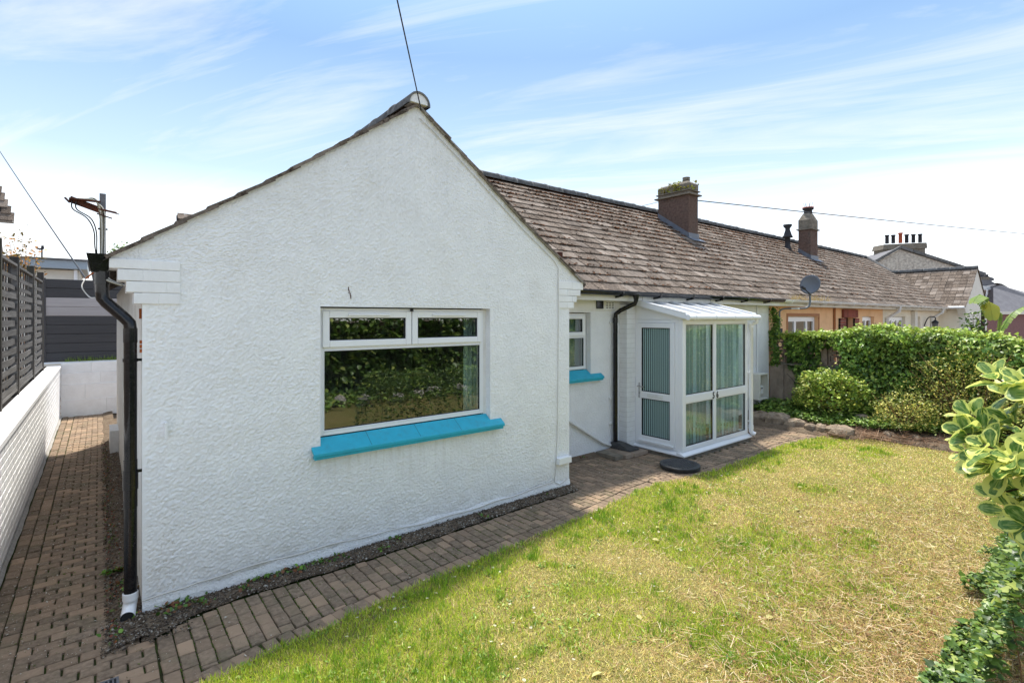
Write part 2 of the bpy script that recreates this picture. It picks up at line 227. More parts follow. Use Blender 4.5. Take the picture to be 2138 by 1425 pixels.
# ---------------------------------------------------------------- building tools
def tag(o, label=None, cat=None, group=None, kind=None):
    if label: o['label'] = label
    if cat: o['category'] = cat
    if group: o['group'] = group
    if kind: o['kind'] = kind
    return o
def thing(name, label, cat, loc=(0, 0, 0), group=None):
    o = bpy.data.objects.new(name, None); COL.objects.link(o); o.location = loc; o.empty_display_size = 0.1
    return tag(o, label, cat, group)
class MB:
    def __init__(s): s.v = []; s.f = []; s.sm = []
    def add(s, vs, fs, smooth=False):
        b = len(s.v); s.v += [tuple(p) for p in vs]; s.f += [tuple(b+i for i in f) for f in fs]; s.sm += [smooth]*len(fs); return s
    def box(s, x0, x1, y0, y1, z0, z1):
        return s.add([(x, y, z) for z in (z0, z1) for y in (y0, y1) for x in (x0, x1)], [(0, 2, 3, 1), (4, 5, 7, 6), (0, 1, 5, 4), (2, 6, 7, 3), (0, 4, 6, 2), (1, 3, 7, 5)])
    def prism(s, poly, axis, a, b):       # poly in the plane normal to axis, swept a..b
        n = len(poly)
        def P(q, t): return {'x': (t, q[0], q[1]), 'y': (q[0], t, q[1]), 'z': (q[0], q[1], t)}[axis]
        return s.add([P(q, a) for q in poly]+[P(q, b) for q in poly], [tuple(range(n))[::-1], tuple(range(n, 2*n))]+[(i, (i+1) % n, n+(i+1) % n, n+i) for i in range(n)])
    def tube(s, pts, r, seg=10, cap=True, taper=None):
        pts = [Vector(p) for p in pts]; rings = []; up = Vector((0, 0, 1)); prev = None
        for i, p in enumerate(pts):
            d = (pts[min(i+1, len(pts)-1)]-pts[max(i-1, 0)]).normalized()
            if prev is None:
                a = d.cross(up)
                if a.length < 0.05: a = d.cross(Vector((1, 0, 0)))
            else: a = prev-d*prev.dot(d)
            a.normalize(); prev = a; b = d.cross(a)
            rr = r if taper is None else r+(taper-r)*i/(len(pts)-1)
            rings.append([p+a*rr*math.cos(2*math.pi*k/seg)+b*rr*math.sin(2*math.pi*k/seg) for k in range(seg)])
        vs = [q for R_ in rings for q in R_]; fs = [(i*seg+k, i*seg+(k+1) % seg, (i+1)*seg+(k+1) % seg, (i+1)*seg+k) for i in range(len(pts)-1) for k in range(seg)]
        s.add(vs, fs, True)
        if cap: s.add(rings[0], [tuple(range(seg))[::-1]]); s.add(rings[-1], [tuple(range(seg))])
        return s
    def lathe(s, prof, cx, cy, seg=20, z=0):
        vs = [(cx+r*math.cos(2*math.pi*k/seg), cy+r*math.sin(2*math.pi*k/seg), z+h) for r, h in prof for k in range(seg)]
        fs = [(i*seg+k, i*seg+(k+1) % seg, (i+1)*seg+(k+1) % seg, (i+1)*seg+k) for i in range(len(prof)-1) for k in range(seg)]
        return s.add(vs, fs, True)
    def build(s, name, m, parent=None, label=None, cat=None, group=None, kind=None, bevel=0, loc=None):
        me = bpy.data.meshes.new(name); me.from_pydata(s.v, [], s.f)
        me.polygons.foreach_set('use_smooth', s.sm); me.materials.append(MATS[m]); me.validate()
        o = bpy.data.objects.new(name, me); COL.objects.link(o)
        if parent: o.parent = parent; o.matrix_parent_inverse = wm(parent).inverted()
        if bevel:
            b = o.modifiers.new('b', 'BEVEL'); b.width = bevel; b.segments = 2; b.limit_method = 'ANGLE'; b.angle_limit = rad(40)
        return tag(o, label, cat, group, kind)
def wm(p):
    m = Matrix.LocRotScale(p.location, p.rotation_euler, p.scale)
    return wm(p.parent) @ p.matrix_parent_inverse @ m if p.parent else m
def box(name, m, parent, *b, bevel=0, **k): return MB().box(*b).build(name, m, parent, bevel=bevel, **k)
def place(name, me, m, parent, mtx, **k):          # shared mesh data, world matrix
    o = bpy.data.objects.new(name, me); COL.objects.link(o)
    if parent: o.parent = parent; o.matrix_parent_inverse = wm(parent).inverted()
    o.matrix_basis = mtx; return tag(o, **k)
def fastmesh(name, V, F, m, parent=None, col=None, rnd=None, smooth=False, **k):
    """V (n,3); F (m,3 or 4) arrays"""
    me = bpy.data.meshes.new(name); n = len(V); fm, w = F.shape
    me.vertices.add(n); me.vertices.foreach_set('co', np.ascontiguousarray(V, dtype=np.float32).ravel())
    me.loops.add(fm*w); me.loops.foreach_set('vertex_index', np.ascontiguousarray(F, dtype=np.int32).ravel())
    me.polygons.add(fm); me.polygons.foreach_set('loop_start', np.arange(0, fm*w, w, dtype=np.int32)); me.polygons.foreach_set('loop_total', np.full(fm, w, dtype=np.int32))
    me.update(calc_edges=True)
    if smooth: me.polygons.foreach_set('use_smooth', np.ones(fm, dtype=bool))
    if col is not None:
        a = me.attributes.new('col', 'FLOAT_COLOR', 'POINT'); c = np.ones((n, 4), dtype=np.float32); c[:, :3] = col; a.data.foreach_set('color', c.ravel())
    if rnd is not None:
        a = me.attributes.new('rnd', 'FLOAT', 'POINT'); a.data.foreach_set('value', np.asarray(rnd, dtype=np.float32))
    me.materials.append(MATS[m]); o = bpy.data.objects.new(name, me); COL.objects.link(o)
    if parent: o.parent = parent; o.matrix_parent_inverse = wm(parent).inverted()
    return tag(o, **k)
def rotmats(az, tilt, roll):
    """local x = leaf length, z = normal. returns (n,3,3)"""
    ca, sa, ct, st, cr, sr = np.cos(az), np.sin(az), np.cos(tilt), np.sin(tilt), np.cos(roll), np.sin(roll); o = np.zeros_like(ca); e = np.ones_like(ca)
    Rz = np.stack([ca, -sa, o, sa, ca, o, o, o, e], -1).reshape(-1, 3, 3); Ry = np.stack([ct, o, -st, o, e, o, st, o, ct], -1).reshape(-1, 3, 3); Rx = np.stack([e, o, o, o, cr, -sr, o, sr, cr], -1).reshape(-1, 3, 3)
    return Rz@Ry@Rx
def scatter(name, tv, tf, pos, R_, sc, m, parent=None, col=None, **k):
    tv = np.asarray(tv, float); tf = np.asarray(tf); n = len(pos); sc = np.asarray(sc, float)
    if sc.ndim == 1: sc = sc[:, None]*np.ones((1, 3))
    V = np.einsum('nij,nkj->nki', R_, tv[None]*sc[:, None, :])+pos[:, None, :]; F = tf[None]+(np.arange(n)*len(tv))[:, None, None]
    c = None if col is None else np.repeat(col, len(tv), axis=0)
    return fastmesh(name, V.reshape(-1, 3), F.reshape(-1, tf.shape[1]), m, parent, col=c, **k)
LEAF_V = [(0, 0, 0), (.32, -.42, .08), (.75, -.34, .05), (1.05, 0, -.1), (.75, .34, .05), (.32, .42, .08), (.5, 0, -.03)]
LEAF_F = [(0, 1, 6), (1, 2, 6), (2, 3, 6), (3, 4, 6), (4, 5, 6), (5, 0, 6)]
KITE_V = [(0, 0, 0), (.5, -.28, .05), (1, 0, 0), (.5, .28, .05)]; KITE_F = [(0, 1, 2), (0, 2, 3)]
BLADE_V = [(0, -.5, 0), (0, .5, 0), (.55, -.35, .12), (.55, .35, .12), (1, 0, .42)]

def noise2(x, y, s, seed=0):
    """cheap smooth value noise in 0..1"""
    r = np.random.default_rng(seed).random((256, 256)); x = x*s; y = y*s; xi = np.floor(x).astype(int); yi = np.floor(y).astype(int); fx = x-xi; fy = y-yi
    fx = fx*fx*(3-2*fx); fy = fy*fy*(3-2*fy); g = lambda a, b: r[a % 256, b % 256]
    return (g(xi, yi)*(1-fx)+g(xi+1, yi)*fx)*(1-fy)+(g(xi, yi+1)*(1-fx)+g(xi+1, yi+1)*fx)*fy
def lerp(a, b, t): return a+(b-a)*t
def pxsize(p):  # how near a piece is to the camera
    return (Vector(p)-CAM).length

# ================================================================ THE SETTING
def sheet(name, poly, z, m, kind='structure', parent=None):
    return MB().add([(x, y, z) for x, y in poly], [tuple(range(len(poly)))]).build(name, m, parent, kind=kind)
MB().add([(-300, -300, -.06), (300, -300, -.06), (300, 400, -.06), (-300, 400, -.06)], [(0, 1, 2, 3)]).build('ground', 'soil', kind='structure')

EDGE = [(.25, -1.04), (.57, -.97), (.95, -.94), (1.365, -.87), (2.24, -.80), (3.13, -.74), (3.9, -.70), (4.5, -.60), (5.05, -.57), (5.6, -.66), (6.2, -.73), (6.9, -.74), (7.55, -.73), (8.3, -.72), (9.05, -.80), (9.5, -.95)]
def edge_y(x):
    for (a, b), (c, d) in zip(EDGE, EDGE[1:]):
        if a <= x <= c: return b+(d-b)*(x-a)/(c-a)
    return EDGE[0][1] if x < EDGE[0][0] else EDGE[-1][1]
path_poly = [(-.86, -9), (.25, -9)]+EDGE+[(9.5, .30), (9.9, .55), (9.9, .85), (4.0, .85), (4.0, .02), (0, .02), (0, 9.6), (-.86, 9.6)]
path = sheet('path', path_poly, -.020, 'joint_sand')
lawn_poly = [(.25, -9)]+EDGE+[(9.9, -1.3), (10.3, -2.4), (9.8, -3.1), (9.8, -9)]
# lawn as a gently uneven sheet
def lawn_z(x, y): return 0.004+0.022*noise2(np.asarray(x)+50, np.asarray(y)+50, 1.3, 3)
gx, gy = np.arange(.25, 10.35, .1), np.arange(-9, -.4, .1)
LV, LF, idx = [], [], {}
for i, x in enumerate(gx):
    top = edge_y(x) if x <= 9.5 else min(-.95, -1.0-(x-9.5)*1.8)
    for j, y in enumerate(gy):
        yy = min(y, top); idx[i, j] = len(LV); LV.append((x, yy, float(lawn_z(x, yy))-(0.012 if y >= top else 0)))
for i in range(len(gx)-1):
    for j in range(len(gy)-1):
        q = [idx[i, j], idx[i+1, j], idx[i+1, j+1], idx[i, j+1]]
        if LV[q[0]][1] != LV[q[3]][1] or LV[q[1]][1] != LV[q[2]][1]: LF.append(tuple(q))
mb = MB(); mb.v = LV; mb.f = LF; mb.sm = [True]*len(LF); mb.build('lawn', 'turf_base', kind='structure')

# ---- block pavers
def brick_mesh(name, L_, W_, H_, m, jit=.004, ch=.006):
    v = []
    for z, c in ((-H_, 0), (-ch, 0), (0, ch)):
        for sx, sy in ((-1, -1), (1, -1), (1, 1), (-1, 1)):
            v.append((sx*(L_/2-c)+random.uniform(-jit, jit)*.5, sy*(W_/2-c)+random.uniform(-jit, jit)*.5, z+(random.uniform(-jit, jit)*.3 if z == 0 else 0)))
    f = [(8, 9, 10, 11)]
    for r in (0, 4): f += [(r+i, r+(i+1) % 4, r+4+(i+1) % 4, r+4+i) for i in range(4)]
    me = bpy.data.meshes.new(name); me.from_pydata(v, [], f); me.materials.append(MATS[m]); return me
PV = [brick_mesh('paver', .142, .083, .03, 'paver') for _ in range(6)]
PH = [brick_mesh('paver', .068, .083, .03, 'paver') for _ in range(4)]
pav = []       # (centre, angle, half?)
BW_, BL_ = .0905, .149
x = -.83+.074
for col_ in range(2):                                     # two edging rows along the low wall
    y = -3.0+col_*.07
    while y < 9.55: pav.append(((x+col_*BW_, y), 90, BL_-.010)); y += BL_
X0 = x+1.5*BW_+.003
y = -2.2; r_ = 0
while y < 9.5:                                            # rows laid across the side path
    xr = -.150 if y > -.05 else .048
    x = X0+(.0 if r_ % 2 else -BL_/2)
    while x < xr-.04:
        x1 = x+BL_
        if x1 > xr-.04: x1 = xr
        xa = max(x, X0); pav.append((((xa+x1)/2-.002, y), 0, x1-xa-.010))
        x = x1
    y += BW_; r_ += 1
def grav(x): return float(np.interp(x, [-.02, .09, .26, .56, 1.25, 2.1, 2.7, 3.36, 3.93, 4.2], [.36, .33, .235, .175, .205, .19, .155, .12, .115, .11]))
x = .096; c_ = 0
while x < 9.75:                                           # columns laid away from the wall
    e = edge_y(x)+.155 if x > .25 else -1.9
    top = -grav(x)-.01 if x < 4.16 else .80
    if x > 9.2: top = .3
    y = top
    if c_ % 2: pav.append(((x, top-BL_*.24), 90, BL_*.48)); y = top-BL_*.5
    while y > e+.03:
        y1 = y-BL_
        if y1 < e+.03: y1 = e
        if y-y1 > .21: y1 = y-BL_
        pav.append(((x, (y+y1)/2), 90, max(.03, y-y1-.010))); y = y1
    x += BW_; c_ += 1
for (a, b), (c, d) in zip(EDGE, EDGE[1:]):                # soldier course along the lawn
    ln = math.hypot(c-a, d-b); ang = math.degrees(math.atan2(d-b, c-a)); n = max(1, round(ln/BW_))
    for k in range(n):
        t = (k+.5)/n; cx, cy = a+(c-a)*t, b+(d-b)*t; pav.append(((cx-math.sin(rad(ang))*.074, cy+math.cos(rad(ang))*.074), ang+90+random.uniform(-3, 3), .142))
def inporch(x, y): return 6.2 < x < 8.2 and y > -.20
pav = [p for p in pav if not inporch(*p[0])]
pav.sort(key=lambda p: pxsize((*p[0], 0)) + (100 if (Vector((*p[0], 0))-CAM).dot(Fv) < 1.6 or (Vector((*p[0], 0))-CAM).dot(Rv)/max(.1, (Vector((*p[0], 0))-CAM).dot(Fv)) < -1.03 or (Vector((*p[0], 0))-CAM).dot(Fv) < 2.75 else 0))
def pmtx(p):
    (x, y), a, h = p; zz = .012*min(max(x, 0), 4)
    return Matrix.Translation((x, y, random.uniform(-.004, .003)+.0)) @ Matrix.Rotation(rad(a+random.uniform(-1.6, 1.6)), 4, 'Z') @ Matrix.Rotation(rad(random.uniform(-.8, .8)), 4, 'X') @ Matrix.Rotation(rad(random.uniform(-.5, .5)), 4, 'Y') @ Matrix.Scale(h/(.142 if h > .10 else .068), 4, (1, 0, 0))
for p in pav[:300]: place('paver', random.choice(PH if p[2] <= .10 else PV), None, path, pmtx(p))
def join_pieces(name, items, m, parent, kind='stuff'):    # items: (mesh, matrix)
    V, F, Rn, b = [], [], [], 0
    for me, M_ in items:
        n = len(me.vertices); co = np.empty(n*3); me.vertices.foreach_get('co', co); co = co.reshape(-1, 3); A = np.array(M_)
        V.append(co@A[:3, :3].T+A[:3, 3]); F += [tuple(b+i for i in p.vertices) for p in me.polygons]; Rn += [random.random()]*n; b += n
    V = np.concatenate(V); me = bpy.data.meshes.new(name); me.from_pydata(V.tolist(), [], F)
    a = me.attributes.new('rnd', 'FLOAT', 'POINT'); a.data.foreach_set('value', np.array(Rn, dtype=np.float32)); me.materials.append(MATS[m])
    o = bpy.data.objects.new(name, me); COL.objects.link(o)
    if parent: o.parent = parent; o.matrix_parent_inverse = wm(parent).inverted()
    return tag(o, kind=kind)
join_pieces('paver_field', [(random.choice(PH if p[2] <= .10 else PV), pmtx(p)) for p in pav[300:]], 'paver', path)

# ================================================================ WHITE BUNGALOW
B = thing('bungalow', 'white rendered end bungalow with a front gable, blue sills and a glazed porch', 'house', (2.1, 3.2, 0))
GP = [(0, 4.01), (.57, 3.60), (1.3, 3.07), (1.81, 2.73), (2.24, 2.44)]    # half profile of the gable verge: distance from apex, height
AX = 2.09
def gz(x):
    d = abs(x-AX)
    for (a, b), (c, e) in zip(GP, GP[1:]):
        if d <= c: return b+(e-b)*(d-a)/(c-a)
    return GP[-1][1]-(d-GP[-1][0])*.67
# gable front with the window opening cut out
WX0, WX1, WZ0, WZ1 = 1.20, 2.95, .935, 2.12
XR = 4.115
def quad(mb, a, b, c, d): mb.add([a, b, c, d], [(0, 1, 2, 3)])
# rough-cast face: a fine grid pushed in and out by the splatter of the render
def span(a, b, st): return np.linspace(a, b, max(2, int(round((b-a)/st))+1))
ST = .0065
xs_ = np.unique(np.concatenate([span(0, WX0, ST), span(WX0, WX1, ST), span(WX1, XR, ST), [AX]])); xs_ = xs_[np.concatenate([[True], np.diff(xs_) > .0012])]
zl = np.unique(np.concatenate([span(-.05, WZ0, ST), span(WZ0, WZ1, ST), span(WZ1, 2.36, ST)])); tl = np.linspace(0, 1, 165)[1:]
gzv = np.array([gz(float(x)) for x in xs_])
Xg = np.repeat(xs_[:, None], len(zl)+len(tl), 1); Zg = np.concatenate([np.repeat(zl[None, :], len(xs_), 0), 2.36+(gzv[:, None]-2.36)*tl[None, :]], 1)
def cast(x, z):
    wx = x+.012*noise2(x, z, 22, 71); wz = z+.012*noise2(x, z, 22, 72)
    a = noise2(wx, wz, 72, 73); b = noise2(wx+7, wz*1.2, 122, 74); c = noise2(x, z, 3.2, 75); d = noise2(wx, wz+3, 150, 76)
    e = noise2(wx*1.1+5, wz+11, 97, 77); return np.abs(a-.5)*.004+np.clip(b-.35, 0, 1)*.0100+np.clip(e-.4, 0, 1)*.0075+d*.0036+c*.004-.008
D = cast(Xg, Zg)
ed = np.minimum(np.minimum(Xg, XR-Xg)/.03, 1); inx = np.maximum(np.maximum(WX0-Xg, Xg-WX1), 0); inz = np.maximum(np.maximum(WZ0-Zg, Zg-WZ1), 0)
D = D*np.clip(ed, 0, 1)*np.clip(np.hypot(inx, inz)/.012, 0, 1)
Vg = np.stack([Xg, -D-.004*np.clip(ed, 0, 1)*0, Zg], -1).reshape(-1, 3); nz = Xg.shape[1]
ii, jj = np.meshgrid(np.arange(len(xs_)-1), np.arange(nz-1), indexing='ij'); cx_ = (Xg[:-1, :-1]+Xg[1:, 1:])/2; cz_ = (Zg[:-1, :-1]+Zg[1:, 1:])/2
ok = ~((cx_ > WX0) & (cx_ < WX1) & (cz_ > WZ0) & (cz_ < WZ1)); q = (ii*nz+jj)[ok]
fastmesh('gable_wall', Vg, np.stack([q, q+nz, q+nz+1, q+1], -1), 'render_rough', B, smooth=True)
mb = MB()
for a, b, c, d in (((WX0, WZ0), (WX0, WZ1), 0, 0), ((WX1, WZ1), (WX1, WZ0), 0, 0), ((WX0, WZ1), (WX1, WZ1), 0, 0), ((WX1, WZ0), (WX0, WZ0), 0, 0)):
    quad(mb, (a[0], 0, a[1]), (b[0], 0, b[1]), (b[0], .16, b[1]), (a[0], .16, a[1]))
mb.build('window_reveal', 'render_white', B)
# right return and rear parts
MB().box(XR-.22, XR-.002, .002, .83, -.05, 2.40).build('wall', 'render_white', B)
MB().box(.004, .2, .004, 6.44, -.05, 2.40).build('side_wall', 'render_warm', B)
box('back_wall', 'render_smooth', B, .2, 10.9, 6.25, 6.44, -.05, 2.4)
mb = MB(); quad(mb, (0.01, 6.43, 2.4), (4.1, 6.43, 2.4), (AX, 6.43, 4.0), (AX-.01, 6.43, 4.0)); mb.build('rear_gable', 'render_smooth', B)
# bell-cast foot of the render, uneven
mb = MB(); n = 80
for i in range(n):
    x0, x1 = XR*i/n, XR*(i+1)/n
    f = lambda x: .05+.006*x+.010*math.sin(x*9)+.006*math.sin(x*23)
    quad(mb, (x0, -.022, -.05), (x1, -.022, -.05), (x1, -.018, f(x1)), (x0, -.018, f(x0)))
    quad(mb, (x0, -.018, f(x0)), (x1, -.018, f(x1)), (x1, -.003, f(x1)+.05), (x0, -.003, f(x0)+.05))
mb.build('render_foot', 'render_white', B)
# corbel bricks, left and right
def corbel(cs, y0):
    for k, (xa, xb, z0, z1) in enumerate(cs):
        box('corbel_core', 'painted_brick', B, xa+.003, xb-.001, y0+.0035, .219, z0+.0003, z1-.0003)
        xs = [xa]; 
        while xs[-1] < xb-.06: xs.append(min(xb, xs[-1]+(.14 if (k % 2 and len(xs) == 1) else .225)))
        if xs[-1]-xs[-2] < .05: xs.pop(-2)
        for a, b in zip(xs, xs[1:]): box('brick', 'painted_brick', B, a+.0015, b-.0015, y0, .22, z0+.002, z1-.002, bevel=.003)
corbel([(-.178, .219, 2.355, 2.42), (-.135, .219, 2.275, 2.352), (-.088, .219, 2.198, 2.272), (-.047, .219, 2.12, 2.195)], -.013)
corbel([(3.93, 4.345, 2.36, 2.45), (3.93, 4.30, 2.285, 2.357), (3.93, 4.235, 2.21, 2.282), (3.93, 4.185, 2.135, 2.207)], -.012)
# triangle of render above each corbel out to the eaves
MB().prism([(-.17, 2.42), (0, 2.42), (0, gz(0)), (-.165, gz(-.165))], 'y', .0, .2).build('wall', 'render_white', B)
MB().prism([(XR, 2.45), (4.335, 2.45), (4.33, gz(4.33)), (XR, gz(XR))], 'y', .0, .2).build('wall', 'render_white', B)

# ---- gable wing roof: deck, tiles along the verge, ridge
def wing_roof(owner, ax, y0, y1, detail=True, hd=0.0):
    prof = [(-d, z+hd) for d, z in GP[::-1]]+[(d, z+hd) for d, z in GP[1:]]
    prof = [(prof[0][0]-.06, prof[0][1]-.045)]+prof+[(prof[-1][0]+.06, prof[-1][1]-.045)]
    mb = MB()
    lo = [(ax+d, z+.004) for d, z in prof]; hi = [(ax+d, z+.012) for d, z in prof]
    mb.prism(lo+hi[::-1], 'y', y0, y1); rf = mb.build('wing_roof', 'tile_edge', owner)
    it = []; Lp = []
    for sgn in (-1, 1):
        pts = [Vector((d, z)) for d, z in GP]; tot = 0; seg = []
        for a, b in zip(pts, pts[1:]): seg.append((tot, (b-a).length, a, (b-a).normalized())); tot += (b-a).length
        s_ = .06
        while s_ < tot+.03:
            for t0, l, a, dr in seg:
                if s_ <= t0+l or (t0, l, a, dr) == seg[-1]: break
            p = a+dr*(s_-t0); ang = math.atan2(-dr.y, dr.x)
            y = y0-.035; k = 0
            while y < y1:
                M_ = Matrix.Translation((ax+sgn*p.x, y+.10+random.uniform(-.008, .008), p.y+.024+hd)) @ Matrix.Rotation((ang-.045)*sgn, 4, 'Y') @ Matrix.Rotation(0 if sgn > 0 else math.pi, 4, 'Z')
                it.append((M_, k == 0)); y += .2115; k += 1
            s_ += .235
    return rf, it
def tile_mesh(L_=.30, W_=.201, T_=.024):
    n = 4; v = []; e = [random.uniform(-.004, .004) for _ in range(n+1)]
    for i in range(n+1):
        y = -W_/2+W_*i/n; s_ = random.uniform(-.003, .003)
        v += [(-L_/2, y, 0), (L_/2+e[i]*1.3, y, s_*.5), (L_/2+e[i], y, -T_-abs(s_)), (-L_/2, y, -T_)]
    f = [(4*i+k, 4*i+(k+1) % 4, 4*i+4+(k+1) % 4, 4*i+4+k) for i in range(n) for k in (0, 1)]+[(0, 3, 2, 1), (4*n, 4*n+1, 4*n+2, 4*n+3)]
    f = [tuple(reversed(q)) if i < 2*n else q for i, q in enumerate(f)]
    me = bpy.data.meshes.new('roof_tile'); me.from_pydata(v, [], f); me.materials.append(MATS['tile']); return me
TM = [tile_mesh() for _ in range(8)]
rf, it = wing_roof(B, AX, .0, 6.5)
for M_, first in it:
    if first and M_.translation.x < 2.4: place('verge_tile', random.choice(TM), None, rf, M_)
join_pieces('roof_tiles', [(random.choice(TM), M_) for M_, first in it if not (first and M_.translation.x < 2.4)], 'tile', rf)
# undercloak: thin dark slips under the verge
mb = MB()
for sg in (-1, 1):
    for (a, b), (c, d) in zip(GP, GP[1:]):
        mb.add([(AX+sg*a, -.03, b+.004), (AX+sg*c, -.03, d+.004), (AX+sg*c, -.03, d+.016), (AX+sg*a, -.03, b+.016), (AX+sg*a, .05, b+.004), (AX+sg*c, .05, d+.004), (AX+sg*c, .05, d+.016), (AX+sg*a, .05, b+.016)], [(0, 1, 2, 3), (0, 4, 5, 1), (3, 2, 6, 7)])
mb.build('verge_slip', 'mortar', rf)
def ridge_tile(r=.115, L_=.44, t=.018, lip=True):
    seg = 12; v = []; f = []
    for y, rr in ((0, r), (L_-.05, r*.98), (L_-.05, r*1.06), (L_, r*1.06)):
        for k in range(seg+1):
            a = math.pi*k/seg*1.06-.03*math.pi; v.append((rr*math.cos(a), y, rr*math.sin(a)))
    m = seg+1
    for j in range(3): f += [(j*m+k, j*m+k+1, (j+1)*m+k+1, (j+1)*m+k) for k in range(seg)]
    b = len(v)
    for y in (0, L_):
        for k in range(seg+1):
            a = math.pi*k/seg*1.06-.03*math.pi; v.append(((r-t)*math.cos(a), y, (r-t)*math.sin(a)))
    f += [(b+k, b+m+k, b+m+k+1, b+k+1) for k in range(seg)]; f += [(k+1, k, b+k, b+k+1) for k in range(seg)]; f += [(3*m+k, 3*m+k+1, b+m+k+1, b+m+k) for k in range(seg)]
    me = bpy.data.meshes.new('ridge_tile'); me.from_pydata(v, [], f); me.materials.append(MATS['ridge']); me.polygons.foreach_set('use_smooth', [i < 3*seg for i in range(len(f))]); return me
RT = ridge_tile()
for k in range(14): place('ridge_tile', RT, None, rf, Matrix.Translation((AX, -.06+k*.44, 4.015+random.uniform(-.003, .003))) @ Matrix.Rotation(rad(random.uniform(-.6, .6)), 4, 'X'))
mb = MB(); a_ = [(AX+.095*math.cos(t), 4.02+.095*math.sin(t)) for t in [math.pi*i/14 for i in range(15)]]; mb.prism(a_, 'y', -.050, .1); mb.build('ridge_mortar', 'painted_brick', rf)

# ---- main roofs (one long slope shared by three houses, split at the party lines)
GR = .687; EY, EZ = .50, 2.405; RY, RZ = 4.0, 2.405+.687*3.5
SL = Vector((0, 1, GR)).normalized(); NR = Vector((0, -GR, 1)).normalized(); SLEN = (RY-EY)/SL.y
def roof_pt(x, s_, h=0): return Vector((x, EY, EZ))+SL*s_+NR*h
def main_roof(owner, x0, x1, n_ind, holes=(), left=None, right=None, moss=700, gauge=.235, tw=.2115):
    lo = left or (lambda s_: x0); hi = right or (lambda s_: x1)
    mb = MB(); n = 20
    for i in range(n):
        s0, s1 = SLEN*i/n, SLEN*(i+1)/n; mb.add([roof_pt(lo(s0), s0), roof_pt(hi(s0), s0), roof_pt(hi(s1), s1), roof_pt(lo(s1), s1)], [(0, 1, 2, 3)])
    s0 = 0; mb.add([roof_pt(lo(SLEN), SLEN), roof_pt(hi(SLEN), SLEN), (hi(SLEN), 7.2, 2.6), (lo(SLEN), 7.2, 2.6)], [(0, 1, 2, 3)])
    roof = mb.build('roof', 'tile_edge', owner)
    tiles = []; r_ = 0; s_ = .10
    while s_ < SLEN-.02:
        x = math.floor(lo(s_)/tw)*tw+(tw/2 if r_ % 2 else 0)+random.uniform(-.012, .012)
        while x < hi(s_)+.05:
            if x > lo(s_)-.12 and x < hi(s_)+.02 and not any(a < x < b and c < s_ < d for a, b, c, d in holes):
                j = random.uniform
                p = roof_pt(x+j(-.004, .004), s_+j(-.006, .006), .031+j(-.002, .004))
                M_ = Matrix.Translation(p) @ Matrix(((0, 1, 0, 0), (-SL.y, 0, NR.y, 0), (-SL.z, 0, NR.z, 0), (0, 0, 0, 1))) @ Matrix.Rotation(rad(-4.6+j(-.8, .8)), 4, 'Y') @ Matrix.Rotation(rad(j(-1.2, 1.2)), 4, 'Z') @ Matrix.Rotation(rad(j(-.8, .8)), 4, 'X')
                tiles.append((random.choice(TM), M_))
            x += tw
        s_ += gauge; r_ += 1
    tiles.sort(key=lambda t: (t[1].translation-CAM).length)
    vis = [t for t in tiles if t[1].translation.x > 4.3+max(0, (t[1].translation.z-2.4)*.55)]; hid = [t for t in tiles if t[1].translation.x <= 4.3+max(0, (t[1].translation.z-2.4)*.55)]
    for me, M_ in vis[:n_ind]: place('roof_tile', me, None, roof, M_)
    join_pieces('roof_tiles', vis[n_ind:]+hid, 'tile', roof)
    x = lo(SLEN)
    while x < hi(SLEN)-.1:
        if not any(a-.1 < x+.2 < b+.1 and d > SLEN for a, b, c, d in holes):
            place('ridge_tile', RT, None, roof, Matrix.Translation((x, RY, RZ+.02+random.uniform(-.004, .004))) @ Matrix.Rotation(-math.pi/2, 4, 'Z') @ Matrix.Rotation(rad(random.uniform(-.8, .8)), 4, 'X'))
        x += .44
    # moss cushions lying in the laps, thickest near the ridge
    P = []; 
    while len(P) < moss:
        x = random.uniform(lo(0) if not left else 4.4, hi(0)); s_ = SLEN*(1-random.random()**1.0*random.random()**1.3) if random.random() < .75 else random.uniform(0, SLEN)
        if noise2(np.array([x]), np.array([s_]), 1.1, 5)[0] < .38 and random.random() < .8: continue
        s_ = round(s_/gauge)*gauge-.045+random.uniform(-.02, .05)
        if s_ < .1 or x < lo(s_) or x > hi(s_) or any(a < x < b and c < s_ < d for a, b, c, d in holes): continue
        P.append(tuple(roof_pt(x, s_, .042)))
    P = np.array(P); n = len(P); R_ = rotmats(RNG.uniform(0, 6.3, n), RNG.uniform(-.4, .4, n), RNG.uniform(-.4, .4, n))
    ov = [(1, 0, 0), (.3, .9, 0), (-.8, .6, 0), (-.8, -.6, 0), (.3, -.9, 0), (.1, .1, .6)]; of = [(0, 1, 5), (1, 2, 5), (2, 3, 5), (3, 4, 5), (4, 0, 5)]
    scatter('moss', ov, of, P, R_, np.stack([RNG.uniform(.012, .055, n), RNG.uniform(.008, .026, n), RNG.uniform(.008, .022, n)], -1), 'moss', roof, kind='stuff')
    return roof
CHA = (11.0, 11.42, 2.72, 3.60); CHB = (18.32, 18.92, 2.74, 3.13)
def hole(c): return (c[0]-.13, c[1]+.13, (c[2]-EY)/SL.y-.02, (c[3]-EY)/SL.y+.12 if c[3] < 3.55 else SLEN+.3)
wing_left = lambda s_: 3.9 if EZ+SL.z*s_ > 3.0 else AX+(4.03-(EZ+SL.z*s_))/.69-.02
R1 = main_roof(B, 3.9, 10.94, 300, holes=[], left=wing_left, moss=3400)
